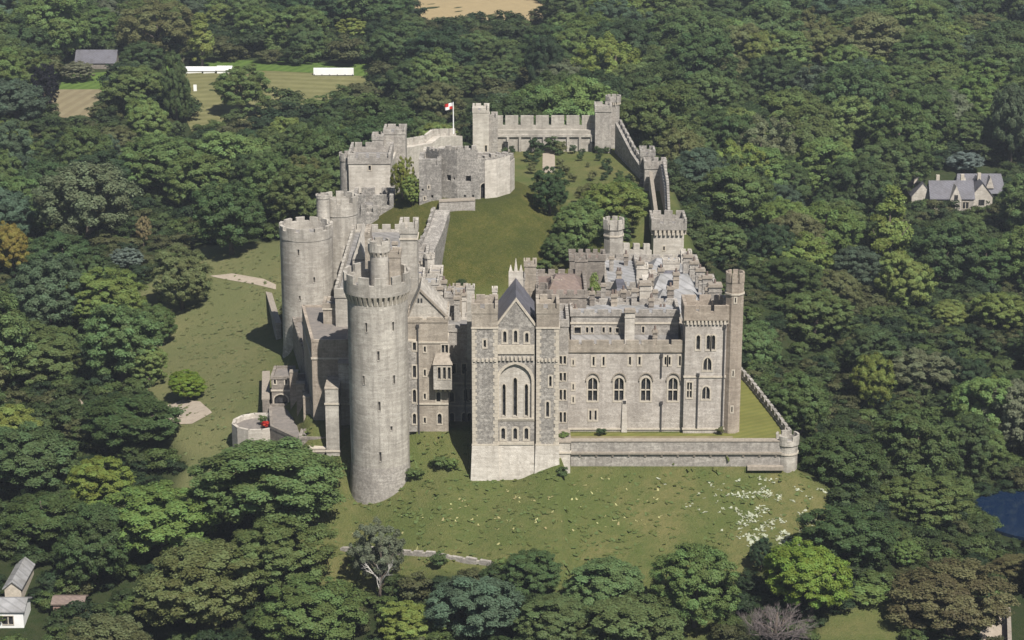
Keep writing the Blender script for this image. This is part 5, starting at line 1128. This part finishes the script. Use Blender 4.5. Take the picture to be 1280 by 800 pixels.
for t_ in NEAR:
    y, x, z, r, h, c, sh, px, py = t_
    kindw = {'broad': 'broadleaf', 'round': 'rounded', 'airy': 'feathery', 'tall': 'slender', 'layer': 'layered'}[sh]
    lab = ' '.join(('%s %s %s tree %s' % (big_word(r), WORD[c], kindw, zone(px, py, x, y))).split())
    buckets.setdefault(lab, []).append(t_)
ORD = {2: ('left of two', 'right of two'), 3: ('leftmost of three', 'middle of three', 'rightmost of three')}
for lab, lst in buckets.items():
    lst.sort(key=lambda t: t[7])
    for i, (y, x, z, r, h, c, sh, px, py) in enumerate(lst):
        l2 = lab + (', ' + ORD[len(lst)][i] if len(lst) in ORD else '')
        tree(x, y, h, r, c, sh if sh != 'tall' else 'tall', l2, group=(lab + 's').replace(' tree ', ' trees ')[:-1] if len(lst) > 3 else 'trees ' + zone(px, py, x, y))
# the rest of the wood reads as one mass: one object of instanced crowns; below all of it, undergrowth
def instanced(name, pts, label, sources):
    """pts: (x, y, z, scale xy, scale z, tint); sources: objects whose geometry is repeated"""
    wm = bpy.data.meshes.new(name); wm.vertices.add(len(pts)); wm.vertices.foreach_set('co', np.array([t[:3] for t in pts], np.float32).ravel())
    def attr(nm, typ, vals, key='vector'):
        a = wm.attributes.new(nm, typ, 'POINT'); a.data.foreach_set(key, np.array(vals, np.int32 if typ == 'INT' else np.float32).ravel())
    attr('size', 'FLOAT_VECTOR', [(t[3], t[3], t[4]) for t in pts]); attr('turn', 'FLOAT_VECTOR', [(0, 0, rnd.uniform(0, 6.28)) for t in pts])
    attr('tint', 'FLOAT_VECTOR', [t[5] for t in pts]); attr('kind', 'INT', [rnd.randrange(len(sources)) for t in pts], 'value')
    fo = bpy.data.objects.new(name, wm); C.objects.link(fo); tag(fo, label, kind='stuff')
    gn = bpy.data.node_groups.new('scatter_' + name, 'GeometryNodeTree')
    for io in ('INPUT', 'OUTPUT'): gn.interface.new_socket('Geometry', in_out=io, socket_type='NodeSocketGeometry')
    new = gn.nodes.new; link = gn.links.new
    gi, go, iop, g2i, m2p, e2r = new('NodeGroupInput'), new('NodeGroupOutput'), new('GeometryNodeInstanceOnPoints'), new('GeometryNodeGeometryToInstance'), new('GeometryNodeMeshToPoints'), new('FunctionNodeEulerToRotation')
    for o in sources[::-1]:
        oi = new('GeometryNodeObjectInfo'); oi.transform_space = 'ORIGINAL'; oi.inputs['Object'].default_value = o; oi.inputs['As Instance'].default_value = True
        link(oi.outputs['Geometry'], g2i.inputs[0])
    def named(nm, typ):
        a = new('GeometryNodeInputNamedAttribute'); a.data_type = typ; a.inputs['Name'].default_value = nm; return a.outputs['Attribute']
    link(gi.outputs[0], m2p.inputs['Mesh']); link(m2p.outputs[0], iop.inputs['Points']); link(g2i.outputs[0], iop.inputs['Instance']); iop.inputs['Pick Instance'].default_value = True
    link(named('kind', 'INT'), iop.inputs['Instance Index']); link(named('size', 'FLOAT_VECTOR'), iop.inputs['Scale'])
    link(named('turn', 'FLOAT_VECTOR'), e2r.inputs[0]); link(e2r.outputs[0], iop.inputs['Rotation']); link(iop.outputs[0], go.inputs[0])
    fo.modifiers.new('scatter', 'NODES').node_group = gn; return fo
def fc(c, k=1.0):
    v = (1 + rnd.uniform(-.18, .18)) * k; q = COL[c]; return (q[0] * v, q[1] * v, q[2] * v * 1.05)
def src(names): return [next(o for o in C.objects if o.type == 'MESH' and o.data == CROWN[nm]) for nm in names]
instanced('far_woods', [(t[1], t[0], t[2], t[3] / .44, t[4], fc(t[5])) for t in FAR], 'far dark green woods reading as one mass behind and around the castle', src(('broad0', 'broad1', 'round0', 'broad2', 'layer0')))
und = []; gy_ = -64.0
while gy_ < 560:
    sp = 4.2 if gy_ < 120 else 5.5 if gy_ < 260 else 9
    half = (gy_ + D0 + 40) * .25 + 10; gx_ = -half
    while gx_ < half:
        x, y = gx_ + rnd.uniform(-.5, .5) * sp, gy_ + rnd.uniform(-.5, .5) * sp; gx_ += sp
        if any(inpoly(x, y, P) for P in CLEAR) or ((x - POND[0]) / (POND[2] * 1.3)) ** 2 + ((y - POND[1]) / (POND[3] * 1.3)) ** 2 < 1: continue
        z = zg(x, y); r = sp * rnd.uniform(.45, .8); h = r * rnd.uniform(.5, .85)
        if kept(x, y, z, h * .9, r * .6): continue
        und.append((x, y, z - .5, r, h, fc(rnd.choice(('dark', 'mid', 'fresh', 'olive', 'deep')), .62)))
    gy_ += sp * .9
us = [o for o in C.objects if o.type == 'MESH' and o.data in bush_mesh]; us = [next(o for o in us if o.data == b) for b in bush_mesh if any(o.data == b for o in us)]
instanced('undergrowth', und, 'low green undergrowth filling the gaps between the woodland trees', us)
print('UND', len(und))
print('TREES', len(PLACED), 'far', len(FAR))

# ------------------------------------------------------------------ meadow grass and flowers
def scatter(name, poly, n, size, col, seed, label, hgt=.35, clump=None):
    g = np.random.default_rng(seed); xs = [p[0] for p in poly]; ys = [p[1] for p in poly]; V = []; F = []; Vv = []
    while len(F) < n:
        x, y = g.uniform(min(xs), max(xs)), g.uniform(min(ys), max(ys))
        if not inpoly(x, y, poly): continue
        if clump is not None and g.random() > clump(x, y): continue
        z = zg(x, y)
        for b in range(3):
            a = g.uniform(0, 6.28); s = size * g.uniform(.5, 1.4); h = hgt * g.uniform(.4, 1.3); ox, oy = g.normal(size=2) * size
            i = len(V); c, d = math.cos(a) * s, math.sin(a) * s; lx_, ly_ = g.normal(size=2) * h * .5
            lx_, ly_ = -d * 1.5 + lx_, c * 1.5 + ly_; zt = min(zg(x + lx_, y + ly_), z + .35); flat = .3 if 'flower' in name else .05
            V += [(x + ox - c, y + oy - d, z + .02), (x + ox + c, y + oy + d, z + .02), (x + ox + c * .5 + lx_, y + oy + d * .5 + ly_, zt + .04 + h * flat), (x + ox - c * .5 + lx_, y + oy - d * .5 + ly_, zt + .04 + h * flat)]
            F.append((i, i + 1, i + 2, i + 3)); Vv.append(g.random())
    me = bpy.data.meshes.new(name); np_mesh(me, np.array(V), np.array(F)); a = me.attributes.new('leafv', 'FLOAT', 'FACE'); a.data.foreach_set('value', np.array(Vv, np.float32))
    me.materials.append(M['blade']); o = bpy.data.objects.new(name, me); C.objects.link(o); o['tint'] = [float(v) for v in col]; tag(o, label, kind='stuff'); return o
nz = lambda x, y: .5 + .5 * math.sin(x * .31 + 2 * math.sin(y * .23)) * math.sin(y * .37 + 1.7 * math.sin(x * .19))
scatter('meadow_grass', FRONT_MEADOW, 4000, .30, (.120, .150, .046), 1, 'rough meadow grass on the slope below the castle front', .22)
scatter('meadow_grass', LAWNS[2], 2500, .30, (.145, .165, .065), 3, 'rough grass on the left lawn slope', .22)
scatter('wildflowers', [(24, -8), (46, -8), (53, -10), (52, -22), (38, -24), (27, -18)], 1000, .19, (.48, .50, .38), 4, 'white wildflowers scattered on the right of the meadow slope', .22, lambda x, y: max(0, nz(x * 2.1, y * 2.3) - .35) * (1.6 if x > 36 else .18))
scatter('wildflowers', [(-28, -14), (24, -7), (24, -18), (-10, -26)], 220, .16, (.45, .42, .2), 5, 'pale yellowish flower heads across the meadow slope', .3)


# ------------------------------------------------------------------ buildings and things away from the castle
def house(label, x, y, w, d, h, rh, axis, wall, roof, wins=(), rot=0.0, z=None, cat='house', name='house'):
    z = zg(x, y) if z is None else z
    t = thing(name, label, cat, (x, y, z)); b = MB(); pts = rect(x - w / 2, x + w / 2, y - d / 2, y + d / 2)
    for i in range(4): facade(b, pts[i], pts[(i + 1) % 4], z - 2, z + h, [q[:5] for q in wins] if i == 0 else [], .2)
    if axis == 'y':
        for yy in (y - d / 2, y + d / 2): b.poly([(x - w / 2, yy, z + h), (x + w / 2, yy, z + h), (x, yy, z + h + rh)])
    else:
        for xx in (x - w / 2, x + w / 2): b.poly([(xx, y - d / 2, z + h), (xx, y + d / 2, z + h), (xx, y, z + h + rh)])
    b.build('wall', wall, t)
    for q in wins: window(t, pts[0], pts[1], q[:5], 2, False, .12, depth=.2)
    gable_roof(t, x - w / 2 - (.3 if axis == 'x' else 0), x + w / 2 + (.3 if axis == 'x' else 0), y - d / 2 - (.3 if axis == 'y' else 0), y + d / 2 + (.3 if axis == 'y' else 0), z + h, rh, roof, axis)
    t.rotation_euler.z = rot; return t
# gabled lodge on the right
lx0, ly0 = ground_at(1192, 266); lz = zg(lx0, ly0) + .5
t = house('gabled stone lodge with purple-grey slate roofs among the right-hand trees', lx0 - .5, ly0 + 3.5, 11.5, 6.5, 3.2, 4.2, 'x', 'rubble', 'slate', [(2.0, 1.6, lz + .6, lz + 2.4, 0), (9.4, 1.6, lz + .6, lz + 2.4, 0)], z=lz, name='lodge')
g1 = MB(); gx1_, gy1_ = lx0 + .2, ly0 - .9
g1.box(gx1_ - 1.5, gx1_ + 1.5, gy1_, gy1_ + 3, lz - 2, lz + 3.4); g1.prism([(gx1_ - 1.5, gy1_, lz + 3.4), (gx1_ + 1.5, gy1_, lz + 3.4), (gx1_ + 1.5, gy1_ + 4, lz + 3.4), (gx1_ - 1.5, gy1_ + 4, lz + 3.4)], [(gx1_ - .02, gy1_, lz + 7), (gx1_ + .02, gy1_, lz + 7), (gx1_ + .02, gy1_ + 4, lz + 7), (gx1_ - .02, gy1_ + 4, lz + 7)])
g1.build('porch_gable', 'pale', t)
w = MB(); w.box(gx1_ - .5, gx1_ + .5, gy1_ - .04, gy1_, lz + 3, lz + 4.6); w.build('window', 'glass', t)
for s, xx in ((-1, lx0 - 8.0), (1, lx0 + 8.0)):
    wg = MB(); ww = 2.9; wg.box(xx - ww, xx + ww, ly0 + 3, ly0 + 13, lz - 2, lz + 3.2)
    for yy in (ly0 + 3.0, ly0 + 13): wg.poly([(xx - ww, yy, lz + 3.2), (xx + ww, yy, lz + 3.2), (xx, yy, lz + 7.0)])
    wg.build('side_wing', 'pale', t); gable_roof(t, xx - ww, xx + ww, ly0 + 2.8, ly0 + 13.2, lz + 3.2, 3.8, 'slate', 'y', 'side_roof')
    w = MB(); w.box(xx - .8, xx + .8, ly0 + 2.95, ly0 + 3, lz + .8, lz + 2.4); w.build('window', 'glass', t)
rr_ = MB(); rr_.prism([(x, y, lz + 2.6) for x, y in rect(lx0 + 2, lx0 + 16, ly0 + 9, ly0 + 16)], [(x, y, lz + 7.4) for x, y in rect(lx0 + 3, lx0 + 15, ly0 + 12.4, ly0 + 12.6)]); rr_.build('rear_roof', 'slate', t)
for dx in (4.5, 11.5):
    w = MB(); w.prism([(lx0 + dx - 1.1, ly0 + 9.4, lz + 4), (lx0 + dx + 1.1, ly0 + 9.4, lz + 4), (lx0 + dx + 1.1, ly0 + 12, lz + 4), (lx0 + dx - 1.1, ly0 + 12, lz + 4)], [(lx0 + dx - .02, ly0 + 9.4, lz + 7.2), (lx0 + dx + .02, ly0 + 9.4, lz + 7.2), (lx0 + dx + .02, ly0 + 12, lz + 7.2), (lx0 + dx - .02, ly0 + 12, lz + 7.2)]); w.build('rear_gable', 'pale', t)
for dx, dy, hh in ((-4, 4, 9.0), (2.6, 4, 9.2), (8, 8, 8.6), (-9, 9, 8.8)):
    c_ = MB(); c_.box(lx0 + dx - .45, lx0 + dx + .45, ly0 + dy - .4, ly0 + dy + .4, lz + 2, lz + hh); c_.build('chimney', 'trim', t)
# white marquees, screens and barn round the cricket ground
x, y = ground_at(417, 95); s = FPX / dep(y, 0)
t = thing('sight_screen', 'long white pitch cover standing on the cricket field', 'screen', (x, y, zg(x, y))); b = MB(); b.box(x - 25 / s, x + 25 / s, y, y + 1.2, zg(x, y) + .3, zg(x, y) + 9.5 / s); b.build('cover', 'white', t)
b = MB()
for k in range(6): xx = x - 24 / s + k * 9.6 / s; b.box(xx - .1, xx + .1, y - .25, y + .3, zg(x, y) - .1, zg(x, y) + .6)
b.build('frame', 'pipe', t)
x, y = ground_at(244, 114); t = thing('screen', 'tiny white post-like screen on the striped cricket field', 'screen', (x, y, zg(x, y))); b = MB(); b.box(x - .5, x + .5, y, y + .3, zg(x, y), zg(x, y) + 2.0); b.build('board', 'white', t)
for k, (lab, pa, pb, py, hp) in enumerate((('left white marquee with shallow roof beside the light green tree', 228, 252, 92, 6), ('white marquee right of the light green tree', 254, 268, 92, 6), ('rightmost small white tent beside the cricket field', 271, 288, 92, 7))):
    x, y = ground_at((pa + pb) / 2, py); s = FPX / dep(y, 0)
    house(lab, x, y + 3, (pb - pa) / s, 5, hp * .55 / s, hp * .45 / s, 'x', 'white', 'white', cat='marquee', name='marquee')
x, y = ground_at(118, 88); house('long dark roofed barn behind the pale flowering bush', x, y + 6, 13, 8, 1.6, 3.6, 'x', 'brown', 'slate', cat='barn', name='barn')
# cottage and shed in the lower left corner, boundary wall in the lower right
x, y = ground_at(14, 785); s = FPX / dep(y, -20)
z = zg(x, y); house('white cottage with pale grey roof in the bottom left corner', x - .6, y + 2.5, 5.2, 5, 2.4, 1.0, 'x', 'white', 'leadlt', [(2.8, 1.6, z + .6, z + 2, 0)], name='cottage')
x, y = ground_at(22, 752); house('narrow pale roofed outbuilding behind the white cottage', x - .5, y + 4, 2.6, 9, 2.0, 1.2, 'y', 'trim', 'leadlt', name='outbuilding')
x, y = ground_at(86, 776); house('pink brick shed under the dark trees at lower left', x, y + 1.5, 4.6, 3, 2.6, .5, 'x', 'brick', 'tile', name='shed')
a, b = ground_at(1240, 800), ground_at(1252, 770); wall_run('garden_wall', 'reddish garden wall beside the pale path in the bottom right corner', [(a[0] + 1.5, a[1] - 6), (b[0] + 1.2, b[1])], .4, [zg(*a) - 1, zg(*b) - 1], [zg(*a) + 1.3, zg(*b) + 1.3], 'brick')
a, b = ground_at(425, 688), ground_at(615, 708); mid_ = ground_at(545, 697)
wall_run('rubble_wall', 'broken pale stone wall at the foot of the meadow slope', [a, mid_, b], .6, [zg(*a) - 1, zg(*mid_) - 1, zg(*b) - 1], [zg(*a) + .25, zg(*mid_) + .5, zg(*b) + .3], 'rubble', .1, .5, 1.6, .6, rag=.9)

if HAZE:
    hz = MB(); hz.box(-520, 520, -D0 - 60, 640, -40, H0 + 12); m = bpy.data.materials.new('thin_blue_air'); m.use_nodes = True; n = m.node_tree
    n.nodes.remove(n.nodes['Principled BSDF']); pv = n.nodes.new('ShaderNodeVolumePrincipled'); pv.inputs['Color'].default_value = (.80, .88, 1, 1); pv.inputs['Density'].default_value = HAZE
    pv.inputs['Anisotropy'].default_value = .2; n.links.new(pv.outputs[0], n.nodes['Material Output'].inputs['Volume']); o = hz.build('haze', m); o['kind'] = 'stuff'
